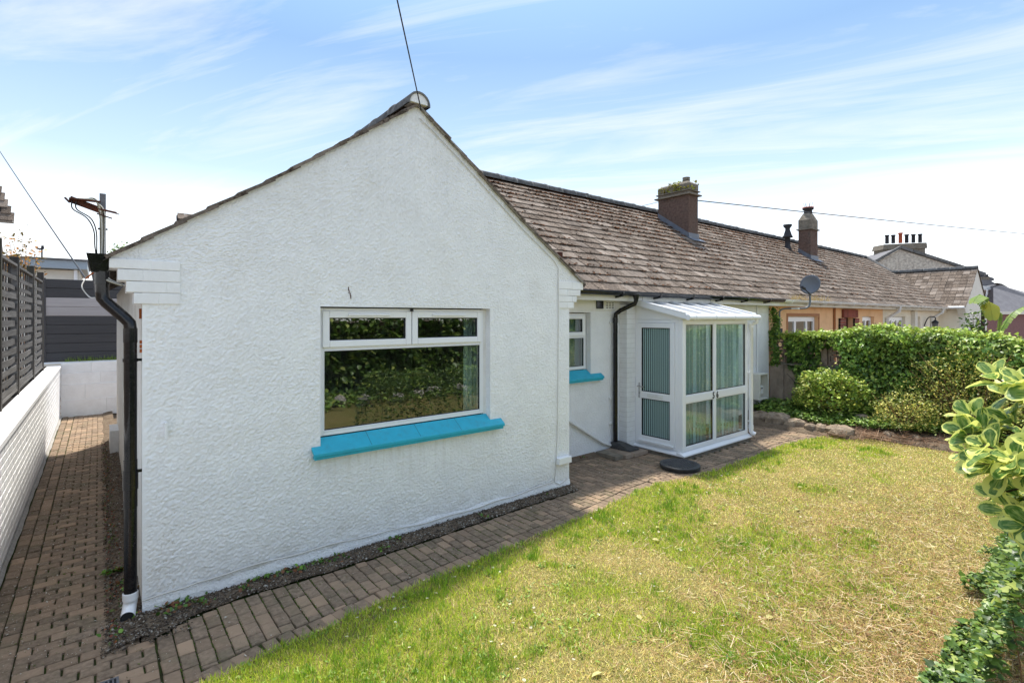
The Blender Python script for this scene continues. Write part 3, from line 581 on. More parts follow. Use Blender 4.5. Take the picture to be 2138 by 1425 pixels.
# hip end towards the wing, hidden from the garden
MB().add([(3.9, RY, RZ), (3.9, .9, 2.7), (2.0, 4.0, 3.6), (3.9, 6.6, 2.9)], [(0, 2, 1), (0, 3, 2)]).build('hip', 'tile_edge', R1)
box('timber_stub', 'rust', B, 4.30, 4.37, .36, .44, 2.50, 2.86, bevel=.01)

# ---- recessed front wall with the small window
SX0, SX1, SZ0, SZ1 = 4.62, 5.38, 1.175, 2.10; YW = .81
mb = MB()
def wcell(mb, x0, x1, z0, z1, y=YW): quad(mb, (x0, y, z0), (x1, y, z0), (x1, y, z1), (x0, y, z1))
def holed(mb, xs, zs, holes, y=YW, depth=.1):
    for a, b in zip(xs, xs[1:]):
        for c, d in zip(zs, zs[1:]):
            if not any(h[0]-1e-4 <= a and b <= h[1]+1e-4 and h[2]-1e-4 <= c and d <= h[3]+1e-4 for h in holes): wcell(mb, a, b, c, d, y)
    for a, b, c, d in holes:
        quad(mb, (a, y, c), (a, y, d), (a, y+depth, d), (a, y+depth, c)); quad(mb, (b, y, d), (b, y, c), (b, y+depth, c), (b, y+depth, d))
        quad(mb, (a, y, d), (b, y, d), (b, y+depth, d), (a, y+depth, d)); quad(mb, (b, y, c), (a, y, c), (a, y+depth, c), (b, y+depth, c))
holed(mb, [4.11, SX0, SX1, 6.24, 8.15, 11.03], [-.05, SZ0, SZ1, 2.34], [(SX0, SX1, SZ0, SZ1)], depth=.14)
mb.build('front_wall', 'render_white', B)
box('smooth_band', 'render_smooth', B, 4.12, 11.03, YW-.006, YW-.001, 2.12, 2.33)
# ---- windows
def rect_frame(mb, x0, x1, z0, z1, w, y0, y1, wb=None):
    wb = wb or w
    mb.box(x0, x0+w, y0, y1, z0, z1).box(x1-w, x1, y0, y1, z0, z1).box(x0+w, x1-w, y0, y1, z1-w, z1).box(x0+w, x1-w, y0, y1, z0, z0+wb)
def window(owner, x0, x1, z0, z1, yf, tran, mull=None, room=True, name='window', rear=.9, curt=True):
    f = MB(); rect_frame(f, x0, x1, z0, z1, .045, yf, yf+.06)
    f.box(x0+.045, x1-.045, yf+.003, yf+.06, tran-.022, tran+.022)
    if mull: f.box(mull-.02, mull+.02, yf+.003, yf+.06, tran+.022, z1-.045)
    w = f.build(name, 'upvc', owner, bevel=.004)
    # opening lights above
    xs = [x0+.03, (mull-.005 if mull else x1-.03)], [(mull+.005 if mull else None), x1-.03]
    for a, b in xs:
        if a is None or b is None: continue
        s_ = MB(); rect_frame(s_, a, b, tran+.008, z1-.025, .058, yf-.022, yf+.02); s_.build('sash', 'upvc', w, bevel=.006)
        g = MB(); rect_frame(g, a+.058, b-.058, tran+.066, z1-.083, .007, yf-.012, yf+.01); g.build('gasket', 'gasket', w)
        box('pane', 'glass', w, a+.06, b-.06, yf+.001, yf+.006, tran+.068, z1-.085)
        m_ = (a+b)/2; l = (b-a)*.24; box('trickle_vent', 'upvc', w, m_-l, m_+l, yf-.036, yf-.0225, z1-.066, z1-.046, bevel=.004)
        if not mull: break
    g = MB(); rect_frame(g, x0+.045, x1-.045, z0+.045, tran-.022, .007, yf+.006, yf+.03); g.build('gasket', 'gasket', w)
    box('pane', 'glass', w, x0+.05, x1-.05, yf+.012, yf+.017, z0+.05, tran-.027)
    # bead
    bd = MB(); rect_frame(bd, x0+.040, x1-.040, z0+.036, tran-.014, .009, yf-.004, yf+.002); bd.build('bead', 'upvc', w, bevel=.002)
    return w
W1 = window(B, WX0+.008, WX1-.035, 1.025, WZ1-.012, .075, 1.765, 2.072)
box('fixing', 'gasket', W1, 2.062, 2.082, .045, .07, 2.085, 2.107)
box('window_board', 'render_smooth', B, WX1-.034, WX1-.001, .078, .10, WZ0, WZ1-.002)
W2 = window(B, SX0+.02, SX1-.012, 1.27, SZ1-.012, YW+.085, 1.75)
# rooms behind
def room(owner, x0, x1, y0, y1, z0, z1):
    mb = MB(); mb.add([(x, y, z) for z in (z0, z1) for y in (y0, y1) for x in (x0, x1)], [(0, 1, 3, 2), (4, 6, 7, 5), (2, 3, 7, 6), (0, 2, 6, 4), (1, 5, 7, 3)]); return mb.build('room', 'room_dark', owner)
room(B, .3, 3.85, .165, 3.4, .05, 2.3); room(B, 4.25, 5.9, YW+.15, 3.4, .05, 2.3)
def pleats(x0, x1, y, z0, z1, n, amp=.015):
    mb = MB(); k = n*6; vs = []
    for i in range(k+1):
        x = x0+(x1-x0)*i/k; yy = y+amp*math.sin(i/k*n*2*math.pi); vs += [(x, yy, z0), (x, yy, z1)]
    return mb.add(vs, [(2*i, 2*i+2, 2*i+3, 2*i+1) for i in range(k)], True)
pleats(2.76, 2.93, .22, 1.05, 2.08, 3).build('curtain', 'curtain', B); pleats(4.6, 5.4, YW+.24, 1.2, 2.08, 7).build('curtain', 'curtain', B)
# blue tiled sills with horned ends
def sill(x0, x1, y_out, y_in, zf, zb, hx0, hx1, seams):
    mb = MB(); t = .028
    P = [(x0, y_out), (x1, y_out), (x1, hx0), (hx1[1], hx0), (hx1[1], y_in), (hx1[0], y_in), (hx1[0], hx0), (x0, hx0)]
    zt = lambda y: zf+(zb-zf)*(y-y_out)/(y_in-y_out)
    n = len(P); mb.add([(x, y, zt(y)) for x, y in P]+[(x, y, zt(y)-t) for x, y in P], [tuple(range(n)), tuple(range(n, 2*n))[::-1]]+[(i, n+i, n+(i+1) % n, (i+1) % n) for i in range(n)])
    o = mb.build('window_sill', 'sill_blue', B, bevel=.004)
    box('sill_drip', 'sill_blue', o, x0+.012, x1-.012, y_out+.012, hx0-.005, zf-.052, zf-.026)
    for sx in seams: box('sill_joint', 'gasket', o, sx-.0012, sx+.0012, y_out+.012, y_in-.003, zf+.001, zf+.0012) if False else None
    return o
s1 = sill(1.125, 3.088, -.075, .074, .918, 1.018, -.004, (WX0+.002, WX1-.002), [])
for sx in (1.62, 2.10, 2.55): MB().add([(sx-.0015, -.070, .9225), (sx+.0015, -.070, .9225), (sx+.0015, .073, 1.0185), (sx-.0015, .073, 1.0185), ], [(0, 1, 2, 3)]).build('sill_joint', 'gasket', s1)
sill(4.50, 5.60, YW-.075, YW+.08, 1.155, 1.262, YW-.004, (SX0+.002, SX1-.002), [])

# ---- vents, air brick
o = box('wall_vent', 'black_pvc', B, 5.50, 5.625, YW-.02, YW-.0065, 2.165, 2.30, bevel=.004); rf_ = MB(); rect_frame(rf_, 5.492, 5.633, 2.157, 2.308, .012, YW-.028, YW-.007); rf_.build('vent_frame', 'black_pvc', o)
o = box('air_brick', 'painted_brick', B, 5.69, 5.90, YW-.016, YW-.0065, 2.15, 2.262)
mb = MB()
for i in range(4):
    for j in range(3): mb.box(5.705+j*.064, 5.705+j*.064+.045, YW-.0175, YW-.0162, 2.163+i*.025, 2.163+i*.025+.012)
mb.build('air_slot', 'gasket', o)

# ---- fascia, gutters
def gutter(owner, x0, x1, m, brk=None, y=.455, z=2.395, bm=None, close=True):
    seg = 8; r = .055; mb = MB(); v = []
    for x in (x0, x1):
        for rr in (r, r-.006):
            for k in range(seg+1):
                a = math.pi+math.pi*k/seg; v.append((x, y+rr*math.cos(a), z+rr*math.sin(a)))
    m_ = seg+1; f = [(k, k+1, 2*m_+k+1, 2*m_+k) for k in range(seg)]+[(m_+k+1, m_+k, 3*m_+k, 3*m_+k+1) for k in range(seg)]+[(0, m_, 3*m_, 2*m_), (m_-1, 3*m_-1, 4*m_-1, 2*m_-1)][:2]
    mb.add(v, f, True); mb.add([(x0, y+r*math.cos(math.pi+math.pi*k/seg), z+r*math.sin(math.pi+math.pi*k/seg)) for k in range(m_)], [tuple(range(m_))]); mb.add([(x1, y+r*math.cos(math.pi+math.pi*k/seg), z+r*math.sin(math.pi+math.pi*k/seg)) for k in range(m_)], [tuple(range(m_))])
    mb.tube([(x0, y-r+.001, z), (x1, y-r+.001, z)], .006, 6)
    g = mb.build('gutter', m, owner)
    x = x0+.35
    while x < x1:
        q = MB(); q.prism([(y-r-.004, z+.004), (y-r-.004, z-.02), (y-.03, z-r-.014), (y+.10, z-r-.035), (y+.10, z-r), (y+.02, z-r+.0)], 'x', x-.02, x+.02).build('gutter_bracket', bm or m, g); x += .92 if brk is None else brk
    return g
gutter(B, 4.36, 10.90, 'black_pvc')
box('fascia', 'upvc_dull', B, 4.34, 10.94, .545, .57, 2.27, 2.40); box('soffit', 'upvc_dull', B, 4.34, 10.94, .57, .80, 2.275, 2.29)
mb = MB(); [mb.box(x, x+.004, .543, .5455, 2.27, 2.40) for x in (6.25, 8.2)]; mb.build('fascia_joint', 'gasket', B)
# black downpipe at the recess
dp = MB().tube([(5.98, .455, 2.36), (5.98, .455, 2.28), (5.975, .47, 2.235), (5.90, .69, 2.13), (5.87, .745, 2.08), (5.865, .75, 2.0), (5.865, .75, .15)], .034, 14).build('downpipe', 'black_pvc', B)
for z in (2.02, 1.98): MB().tube([(5.865, .75, z), (5.865, .75, z-.035)], .039, 14).build('pipe_collar', 'black_pvc', dp)
MB().tube([(5.98, .455, 2.375), (5.98, .455, 2.30)], .05, 14, taper=.038).build('gutter_outlet', 'black_pvc', dp)
for z in (1.95, .80, .42): box('pipe_clip', 'upvc_dull', dp, 5.78, 5.90, .785, .803, z-.012, z+.012)
# waste pipe
MB().tube([(4.80, .775, .63), (5.60, .775, .165), (5.78, .775, .10)], .021, 10).build('waste_pipe', 'upvc_dull', B)

# ---- tall side rainwater pipe with hopper at the left corner
px, py = -.062, .045
sp = MB().tube([(px, py, .13), (px, py, 1.95), (px-.004, py, 1.99), (px-.03, py+.01, 2.025), (-.19, py+.04, 2.13), (-.208, py+.045, 2.155), (-.212, py+.045, 2.20), (-.212, py+.045, 2.33)], .0375, 16).build('side_downpipe', 'black_pvc', B)
for z0, z1, r in ((1.955, 1.86, .040), (.98, .86, .044), (.86, .74, .040), (1.06, .99, .040)): MB().tube([(px, py, z0), (px, py, z1)], r, 16).build('pipe_collar', 'black_pvc', sp)
MB().tube([(-.212, py+.045, 2.335), (-.212, py+.045, 2.25)], .042, 16).build('pipe_collar', 'black_pvc', sp)
for z in (1.75, .99): MB().tube([(px, py, z), (px, py, z-.022)], .043, 16).box(px+.03, .002, py-.012, py+.012, z-.02, z-.002).build('pipe_clip', 'black_pvc', sp)
hp = MB().add([(x, y, z) for z, w_ in ((2.45, .062), (2.33, .038)) for x, y in ((-.232-w_, .09-w_), (-.232+w_, .09-w_), (-.232+w_, .09+w_), (-.232-w_, .09+w_))], [(0, 1, 5, 4), (1, 2, 6, 5), (2, 3, 7, 6), (3, 0, 4, 7), (4, 5, 6, 7)]).build('hopper', 'black_pvc', sp)
MB().tube([(-.225, .16, 2.37), (-.225, .5, 2.39), (-.225, 6.5, 2.40)], .052, 10).build('side_gutter', 'black_pvc', B)
MB().tube([(px, py, .165), (px, py, .10), (px-.004, py-.005, .075), (px-.012, py-.05, .045), (px-.02, py-.10, .038)], .041, 16, cap=False).build('pipe_shoe', 'upvc', sp)
MB().tube([(px, py, .16), (px, py, .115)], .045, 16).build('pipe_collar', 'upvc', sp)
MB().tube([(px-.018, py-.088, .040), (px-.0205, py-.103, .038)], .036, 16).build('pipe_mouth', 'gasket', sp)
box('vent_cover', 'rust_orange', B, -.010, .003, .10, .14, 2.02, 2.09)
for z in (1.83, 1.86, 1.80): box('rust_bracket', 'rust_orange', B, -.012, .003, .02+random.random()*.02, .05, z-.012, z+.012)
# downlight box
# ---- mast bracket with rusty iron and cables
M1 = thing('cable_mast', 'grey metal cable mast with a rusty iron arm at the left eaves corner', 'mast', (-.205, .12, 2.2))
box('pole', 'galv', M1, -.226, -.192, .10, .134, 2.22, 2.86, bevel=.002)
mb = MB(); mb.add([(-.385, .07, 2.775), (-.205, .085, 2.715), (-.205, .085, 2.76), (-.37, .07, 2.815), (-.385, .078, 2.775), (-.205, .093, 2.715), (-.205, .093, 2.76), (-.37, .078, 2.815)], [(0, 1, 2, 3), (4, 7, 6, 5), (0, 4, 5, 1), (3, 2, 6, 7), (0, 3, 7, 4)])
mb.box(-.38, -.22, .05, .08, 2.79, 2.80); mb.tube([(-.25, .085, 2.755), (-.135, .08, 2.735)], .008, 6); mb.tube([(-.24, .09, 2.72), (-.16, .08, 2.695)], .005, 6); mb.tube([(-.40, .07, 2.80), (-.375, .07, 2.77)], .007, 6); mb.tube([(-.19, .09, 2.745), (-.12, .085, 2.728)], .004, 6)
arm = mb.build('iron_arm', 'rust', M1, bevel=.002)
def sag(a, b, s_, n=12): return [Vector(a).lerp(Vector(b), i/n)-Vector((0, 0, s_*4*(i/n)*(1-i/n))) for i in range(n+1)]
def curve(pts, n=6):
    o_ = []; P = [Vector(p) for p in pts]; P = [P[0]]+P+[P[-1]]
    for i in range(1, len(P)-2):
        for k in range(n):
            t = k/n; a, b, c, d = P[i-1:i+3]; o_.append(.5*((2*b)+(c-a)*t+(2*a-5*b+4*c-d)*t*t+(3*b-a-3*c+d)*t**3))
    return o_+[P[-2]]
for k in range(5):
    q = k*.007-.014
    MB().tube(curve([(-.30+q*3, .06, 2.80), (-.25, .055, 2.81-abs(q)), (-.215+q, .085, 2.74), (-.207+q*.7, .095, 2.60), (-.21+q*.7, .09, 2.42), (-.20+q, .07, 2.30), (-.12+q, .03, 2.25), (-.09, .04, 2.245)]), .0042, 6).build('cable', ['cable_tan', 'cable_white', 'cable_tan', 'cable_black', 'cable_white'][k], M1)
for k, q in enumerate((0, .02)):
    MB().tube(curve([(-.365+q, .065, 2.78), (-.36+q, .065, 2.73), (-.29+q, .07, 2.68), (-.255+q*.6, .07, 2.60), (-.25+q*.5, .08, 2.50), (-.24, .09, 2.42)]), .0042, 6).build('cable', 'cable_black', M1)
for z in (2.62, 2.40): box('cable_tie', 'cable_black', M1, -.235, -.183, .092, .14, z, z+.006)
# ---- cables
def wire(name, pts, r, m, label, group=None): return MB().tube(pts, r, 6).build(name, m, label=label, cat='cable', group=group)
Pa = Vector((2.115, -.045, 3.96)); Pb = cw(790, -180, 3.0); d_ = Pb-Pa
wire('overhead_cable', [Pa+d_*t for t in (0, .33, .66, 1, 2, 3.5)], .0055, 'cable_black', 'black overhead cable rising into the sky from the gable peak')
Pa = Vector((-.30, .35, 2.30)); Pb = cw(-70, 195, 14); d_ = Pb-Pa
wire('overhead_cable', sag(Pa, Pa+d_*1.5, .12, 20), .006, 'cable_black', 'black overhead cable slanting down to the left eaves corner')
Pa = Vector((11.43, 3.0, 5.02)); Pb = cw(2250, 496, 24)
wire('overhead_cable', sag(Pa, Pa+(Pb-Pa)*1.3, .06, 24), .013, 'wire_grey', 'thin grey cable running right from the tall brown chimney')
MB().tube([(10.98, 3.3, 5.0), (10.2, 4.3, 4.75)], .006, 5).build('aerial_stay', 'wire_grey', B)
Pa = cw(2055, 573, 34); wire('overhead_cable', sag(Pa, cw(2300, 581, 34), .05, 12), .012, 'wire_grey', 'thin distant cable above the grey roof at the right edge')
# loose wires near hopper
MB().tube(curve([(-.30, .35, 2.30), (-.32, .3, 2.24), (-.28, .25, 2.17), (-.25, .1, 2.16)]), .004, 6).build('cable', 'cable_white', B)
MB().tube(curve([(-.30, .35, 2.30), (-.25, .3, 2.35), (-.22, .25, 2.38)]), .005, 6).build('cable_clamp', 'rust_orange', B)
# cable on the gable
vz = lambda x: gz(x)-.055
gc = [(2.115, -.012, 3.90)]+[(x, -.010, vz(x)-.02-.004*math.sin(x*17)) for x in (2.25, 2.5, 2.8, 3.1, 3.4, 3.7, 3.86)]+[(3.925, -.010, 2.60), (3.93, -.010, 2.2), (3.922, -.010, 1.5), (3.915, -.010, .8), (3.89, -.010, .30), (3.86, -.012, .13), (3.94, -.02, .085), (4.05, -.03, .13)]
MB().tube(gc, .0045, 6).build('wall_cable', 'cable_white', B)
gc = [(x, -.026+.004*math.sin(x*5), .105+.006*x+.03*math.sin(x*1.7+.3)*(.4 if x < .3 else 1)+.006*math.sin(x*11)) for x in [.0+.08*i for i in range(49)]]
MB().tube(gc, .006, 6).build('base_cable', 'cable_white', B)
box('junction_box', 'upvc', B, 3.895, 4.10, -.06, -.001, .325, .40, bevel=.006)
box('wall_hook', 'painted_brick', B, .125, .14, -.045, .002, 1.19, 1.30)
# render cracks
mb = MB(); 
for x, z in ((1.435, 2.26), (1.44, 2.235), (1.45, 2.21), (1.455, 2.19)): mb.box(x, x+.006, -.003, .004, z, z+.03)
mb.build('render_chip', 'rust', B)
# small white step by the side wall
box('step', 'render_smooth', B, -.10, .003, 5.3, 5.9, -.02, .35)

# ================================================================ GLAZED PORCH (part of the bungalow)
PX0, PX1, PY = 6.24, 8.14, -.16
box('porch_base', 'concrete_old', B, PX0-.03, PX1+.03, PY-.035, YW-.001, -.03, .046, bevel=.004)
# projecting uPVC cill
MB().prism([(PY-.055, .048), (PY-.055, .068), (PY+.02, .10), (PY+.07, .10), (PY+.07, .048)], 'x', PX0-.055, PX1+.05).build('porch_cill', 'upvc', B, bevel=.003)
MB().prism([(PX0-.055, .049), (PX0-.055, .068), (PX0+.02, .099), (PX0+.07, .099), (PX0+.07, .049)], 'y', PY+.071, YW-.10).build('porch_cill', 'upvc', B, bevel=.003)
FT = 1.995
mb = MB()
mb.box(PX0, PX0+.07, PY, PY+.07, .102, FT); mb.box(PX1-.05, PX1, PY, PY+.07, .102, FT)
mb.box(PX0+.0701, PX1-.0501, PY+.004, PY+.066, 1.935, FT); mb.box(PX0+.0701, PX1-.0501, PY+.004, PY+.066, .102, .155)
mb.box(PX0+.0701, PX1-.0501, PY+.003, PY+.066, .795, .895)
mb.box(7.085, 7.155, PY+.002, PY+.067, .156, .794); mb.box(7.085, 7.155, PY+.002, PY+.067, .896, 1.934)
mb.box(PX0+.0701, PX0+.085, PY+.005, PY+.06, .156, .794); mb.box(PX0+.0701, PX0+.085, PY+.005, PY+.06, .896, 1.934)
mb.build('porch_frame', 'upvc', B, bevel=.004)
for x0, x1 in ((PX0+.085, 7.085), (7.155, PX1-.05)):
    for z0, z1 in ((.155, .795), (.895, 1.935)):
        w = MB(); rect_frame(w, x0+.001, x1-.001, z0+.001, z1-.001, .014, PY+.012, PY+.05); w = w.build('porch_window', 'upvc', B, bevel=.002)
        g = MB(); rect_frame(g, x0+.014, x1-.014, z0+.014, z1-.014, .007, PY+.016, PY+.046); g.build('gasket', 'gasket', w)
        box('pane', 'glass_porch', w, x0+.018, x1-.018, PY+.024, PY+.029, z0+.018, z1-.018)
# vertical blinds just inside the front
for x0, x1 in ((PX0+.10, 7.08), (7.16, PX1-.06)):
    x = x0; k = 0
    while x < x1-.05:
        a = rad(random.uniform(2, 7)); wd = .092
        MB().add([(x, PY+.13, .11), (x+wd*math.cos(a), PY+.13+wd*math.sin(a), .11), (x+wd*math.cos(a), PY+.13+wd*math.sin(a), 1.93), (x, PY+.13, 1.93)], [(0, 1, 2, 3)]).build('blind_slat', 'blind' if k % 4 else 'blind_light', B); x += .094; k += 1
# side with the door
SY0, SY1 = PY+.071, YW-.13
mb = MB(); mb.box(PX0, PX0+.062, SY0, SY0+.055, .101, FT); mb.box(PX0, PX0+.062, SY1-.06, SY1, .101, FT); mb.box(PX0, PX0+.062, SY0+.0551, SY1-.0601, FT-.05, FT); mb.box(PX0, PX0+.062, SY0+.0551, SY1-.0601, .101, .135)
mb.build('porch_side_frame', 'upvc', B, bevel=.004)
DY0, DY1, DZ0, DZ1 = SY0+.058, SY1-.063, .139, FT-.053
mb = MB(); mb.box(PX0-.014, PX0+.05, DY0, DY0+.075, DZ0, DZ1); mb.box(PX0-.014, PX0+.05, DY1-.075, DY1, DZ0, DZ1)
for a, b in ((DZ1-.07, DZ1), (.80, .905), (DZ0, DZ0+.10)): mb.box(PX0-.014, PX0+.05, DY0+.0751, DY1-.0751, a, b)
door = mb.build('porch_door', 'upvc', B, bevel=.004)
for a, b in ((.905, DZ1-.07), (DZ0+.10, .80)):
    g = MB(); y0, y1 = DY0+.075, DY1-.075
    g.box(PX0-.010, PX0+.03, y0, y0+.010, a, b).box(PX0-.010, PX0+.03, y1-.010, y1, a, b).box(PX0-.010, PX0+.03, y0+.0101, y1-.0101, a, a+.010).box(PX0-.010, PX0+.03, y0+.0101, y1-.0101, b-.010, b).build('gasket', 'gasket', door)
    MB().add([(PX0+.004, y0+.008, a+.008), (PX0+.004, y1-.008, a+.008), (PX0+.004, y1-.008, b-.008), (PX0+.004, y0+.008, b-.008)], [(0, 1, 2, 3)]).build('pane', 'glass_porch', door)
    n = 14; st = (y1-y0-.02)/n; mb = MB()
    for k in range(n): mb.box(PX0+.008, PX0+.011, y0+.01+k*st+st*.30, y0+.01+(k+1)*st-st*.16, a+.01, b-.01)
    mb.build('reeded_strips', 'blind_light', door)
    box('backing', 'gasket', door, PX0+.028, PX0+.030, y0+.009, y1-.009, a+.009, b-.009)
box('weather_bar', 'upvc', door, PX0-.045, PX0-.0145, DY0+.02, DY1-.02, DZ0+.005, DZ0+.035, bevel=.006)
lb = box('letterbox', 'upvc_dull', door, PX0-.024, PX0-.0145, (DY0+DY1)/2-.14, (DY0+DY1)/2+.14, .828, .880, bevel=.004); box('flap', 'upvc_dull', lb, PX0-.028, PX0-.0245, (DY0+DY1)/2-.115, (DY0+DY1)/2+.115, .838, .870, bevel=.003) if False else None
h = box('handle_plate', 'steel', door, PX0-.023, PX0-.0145, DY1-.052, DY1-.022, .80, 1.03, bevel=.004)
h2 = MB().tube([(PX0-.02, DY1-.037, .98), (PX0-.065, DY1-.037, .98), (PX0-.068, DY1-.06, .98), (PX0-.068, DY1-.16, .978)], .009, 8).build('door_handle', 'steel', door)
box('keyhole', 'gasket', door, PX0-.0245, PX0-.0232, DY1-.042, DY1-.032, .86, .885)
# panel over the door and roof
zr = lambda y: 2.055+(y-(PY-.09))*(.255/(YW-PY+.09))
mb = MB(); mb.prism([(PY+.0, FT+.003), (YW-.002, FT+.003), (YW-.002, zr(YW)-.01), (PY+.0, zr(PY)-.012)], 'x', PX0+.004, PX0+.05); mb.build('porch_side_panel', 'upvc', B)
mb = MB(); mb.prism([(PY+.0, FT+.003), (YW-.002, FT+.003), (YW-.002, zr(YW)-.01), (PY+.0, zr(PY)-.012)], 'x', PX1-.05, PX1-.005); mb.build('porch_side_panel', 'upvc', B)
mb = MB(); rect_y = MB()
mb.box(PX1-.05, PX1, PY+.071, YW-.05, .102, .16); mb.box(PX1-.05, PX1, PY+.071, YW-.05, FT-.05, FT); mb.box(PX1-.05, PX1, YW-.049, YW-.003, .102, FT); mb.build('porch_side_frame', 'upvc', B)
box('porch_window', 'glass_porch', B, PX1-.03, PX1-.025, PY+.072, YW-.051, .161, FT-.051)
mb = MB(); T_ = .022
P = [(x, y, zr(y)+h_) for h_ in (0, T_) for x, y in ((PX0-.05, PY-.09), (PX1+.06, PY-.09), (PX1+.06, YW-.002), (PX0-.05, YW-.002))]
mb.add(P, [(0, 3, 2, 1), (4, 5, 6, 7), (0, 1, 5, 4), (1, 2, 6, 5), (2, 3, 7, 6), (3, 0, 4, 7)]); pr = mb.build('porch_roof', 'roof_sheet', B)
for k, x in enumerate([PX0-.045+i*(PX1+.10-PX0)/5 for i in range(6)]):
    hw = .032 if k in (0, 5) else .020
    mb = MB(); mb.add([(xx, y, zr(y)+h_) for h_ in (T_+.001, T_+.022) for xx, y in ((x-hw, PY-.095), (x+hw, PY-.095), (x+hw, YW-.003), (x-hw, YW-.003))], [(0, 3, 2, 1), (4, 5, 6, 7), (0, 1, 5, 4), (1, 2, 6, 5), (2, 3, 7, 6), (3, 0, 4, 7)])
    mb.build('glazing_bar', 'upvc', pr, bevel=.004)
MB().prism([(y, zr(y)-.05) for y in (PY-.09, YW-.003)]+[(y, zr(y)+T_+.02) for y in (YW-.003, PY-.09)], 'x', PX0-.075, PX0-.051).build('barge_trim', 'upvc', pr, bevel=.003)
MB().prism([(y, zr(y)-.05) for y in (PY-.09, YW-.003)]+[(y, zr(y)+T_+.02) for y in (YW-.003, PY-.09)], 'x', PX1+.061, PX1+.085).build('barge_trim', 'upvc', pr, bevel=.003)
box('eaves_beam', 'upvc', pr, PX0+.002, PX1-.002, PY-.02, PY+.065, FT+.002, zr(PY-.03)-.004, bevel=.003)
MB().add([(x, YW-.009, z) for x, z in ((PX0-.05, 2.305), (PX1+.06, 2.305), (PX1+.06, 2.36), (PX0-.05, 2.36))]+[(x, YW-.06, 2.338) for x in (PX0-.05, PX1+.06)], [(0, 1, 2, 3), (0, 4, 5, 1)]).build('lead_flashing', 'lead', pr)
# white porch gutter and pipe
g = MB().box(PX0-.075, PX1+.09, PY-.103, PY-.0905, 2.012, 2.085).build('gutter_board', 'upvc', pr, bevel=.003)
gt = MB().tube([(PX0-.085, PY-.135, 2.028), (PX1+.10, PY-.135, 2.028)], .040, 14).build('porch_gutter', 'upvc', pr)
for x in (PX0+.08, PX0+.62, PX0+1.17, PX0+1.72): MB().tube([(x-.012, PY-.135, 2.028), (x+.012, PY-.135, 2.028)], .0445, 14).build('gutter_bracket', 'upvc_dull', gt)
# ^ brackets are rings round the gutter
pp = MB().tube([(PX1+.035, PY-.13, 2.02), (PX1+.035, PY-.13, 1.95), (PX1+.035, PY-.035, 1.90), (PX1+.035, PY-.035, .19)], .034, 14).build('porch_downpipe', 'upvc', B)
for z in (1.90, .22): MB().tube([(PX1+.035, PY-.035, z+.03), (PX1+.035, PY-.035, z-.04)], .039, 14).build('pipe_collar', 'upvc', pp)
MB().tube([(PX1+.035, PY-.035, .20), (PX1+.035, PY-.035, .15), (PX1+.045, PY-.06, .115), (PX1+.055, PY-.10, .10)], .036, 12).build('pipe_shoe', 'upvc', pp)
for z in (1.12, .32): MB().tube([(PX1-.02, PY-.02, z), (PX1+.05, PY-.02, z)], .012, 8).build('pipe_clip', 'upvc', pp)
# house number
def digit(name, ch, x, z):
    c = bpy.data.curves.new(name, 'FONT'); c.body = ch; c.size = .135; c.extrude = .0025; c.offset = .003; t = bpy.data.objects.new(name, c); COL.objects.link(t)
    bpy.context.view_layer.update(); me = bpy.data.meshes.new_from_object(t.evaluated_get(bpy.context.evaluated_depsgraph_get())); bpy.data.objects.remove(t); bpy.data.curves.remove(c)
    me.materials.clear(); me.materials.append(MATS['gasket']); t = bpy.data.objects.new(name, me); COL.objects.link(t); t.parent = B; t.matrix_parent_inverse = wm(B).inverted()
    t.matrix_basis = Matrix.Translation((x, PY-.0015, z)) @ Matrix.Rotation(math.pi/2, 4, 'X') @ Matrix.Scale(.85, 4, (1, 0, 0)); return t
digit('house_number', '5', 7.04, .797); digit('house_number', '6', 7.15, .797)
# painted brick pier beside the porch
z = -.02; k = 0
while z < 2.22:
    x0 = 6.03
    for a, b in (((x0, x0+.10), (x0+.10, 6.238)) if k % 2 else ((x0, 6.238),)): box('brick', 'painted_brick', B, a+.0015, b-.0015, .665, YW-.001, z+.002, min(z+.073, 2.22), bevel=.002)
    z += .075; k += 1
box('pier_core', 'painted_joint', B, 6.034, 6.236, .669, YW-.001, -.02, 2.215)
# meter box and its conduit
mx0, mx1, my, mz0, mz1 = 10.10, 10.50, .57, .36, .88
mb = MB(); mb.box(mx0, mx0+.02, my, YW-.001, mz0, mz1); mb.box(mx1-.02, mx1, my, YW-.001, mz0, mz1); mb.box(mx0+.02, mx1-.02, my, YW-.001, mz1-.02, mz1); mb.box(mx0+.02, mx1-.02, my, YW-.001, mz0, mz0+.02); mb.box(mx0+.02, mx1-.02, YW-.02, YW-.002, mz0+.02, mz1-.02)
mb.box(mx0+.02, mx0+.045, my, my+.01, mz0+.02, mz1-.02); mb.box(mx1-.045, mx1-.02, my, my+.01, mz0+.02, mz1-.02)
mbx = mb.build('meter_box', 'meter_shell', B, bevel=.006)
box('meter', 'meter_white', mbx, mx0+.10, mx0+.30, my+.06, YW-.02, mz0+.10, mz0+.27, bevel=.01); box('meter_label', 'meter_yellow', mbx, mx0+.11, mx0+.17, my+.056, my+.0595, mz0+.17, mz0+.24); box('meter_display', 'gasket', mbx, mx0+.19, mx0+.26, my+.056, my+.0595, mz0+.21, mz0+.23)
MB().tube([(mx0+.2, my+.12, mz0+.27), (mx0+.2, my+.12, mz1-.02)], .012, 8).build('gas_pipe', 'mortar', mbx)
MB().tube([(10.46, YW-.02, .885), (10.46, YW-.02, 2.28)], .014, 8).build('conduit', 'upvc', B)
MB().tube([(PX1+.04, PY-.02, .86), (9.0, .35, .80), (mx0, .62, .78)], .004, 5).build('thin_cable', 'cable_white', B)

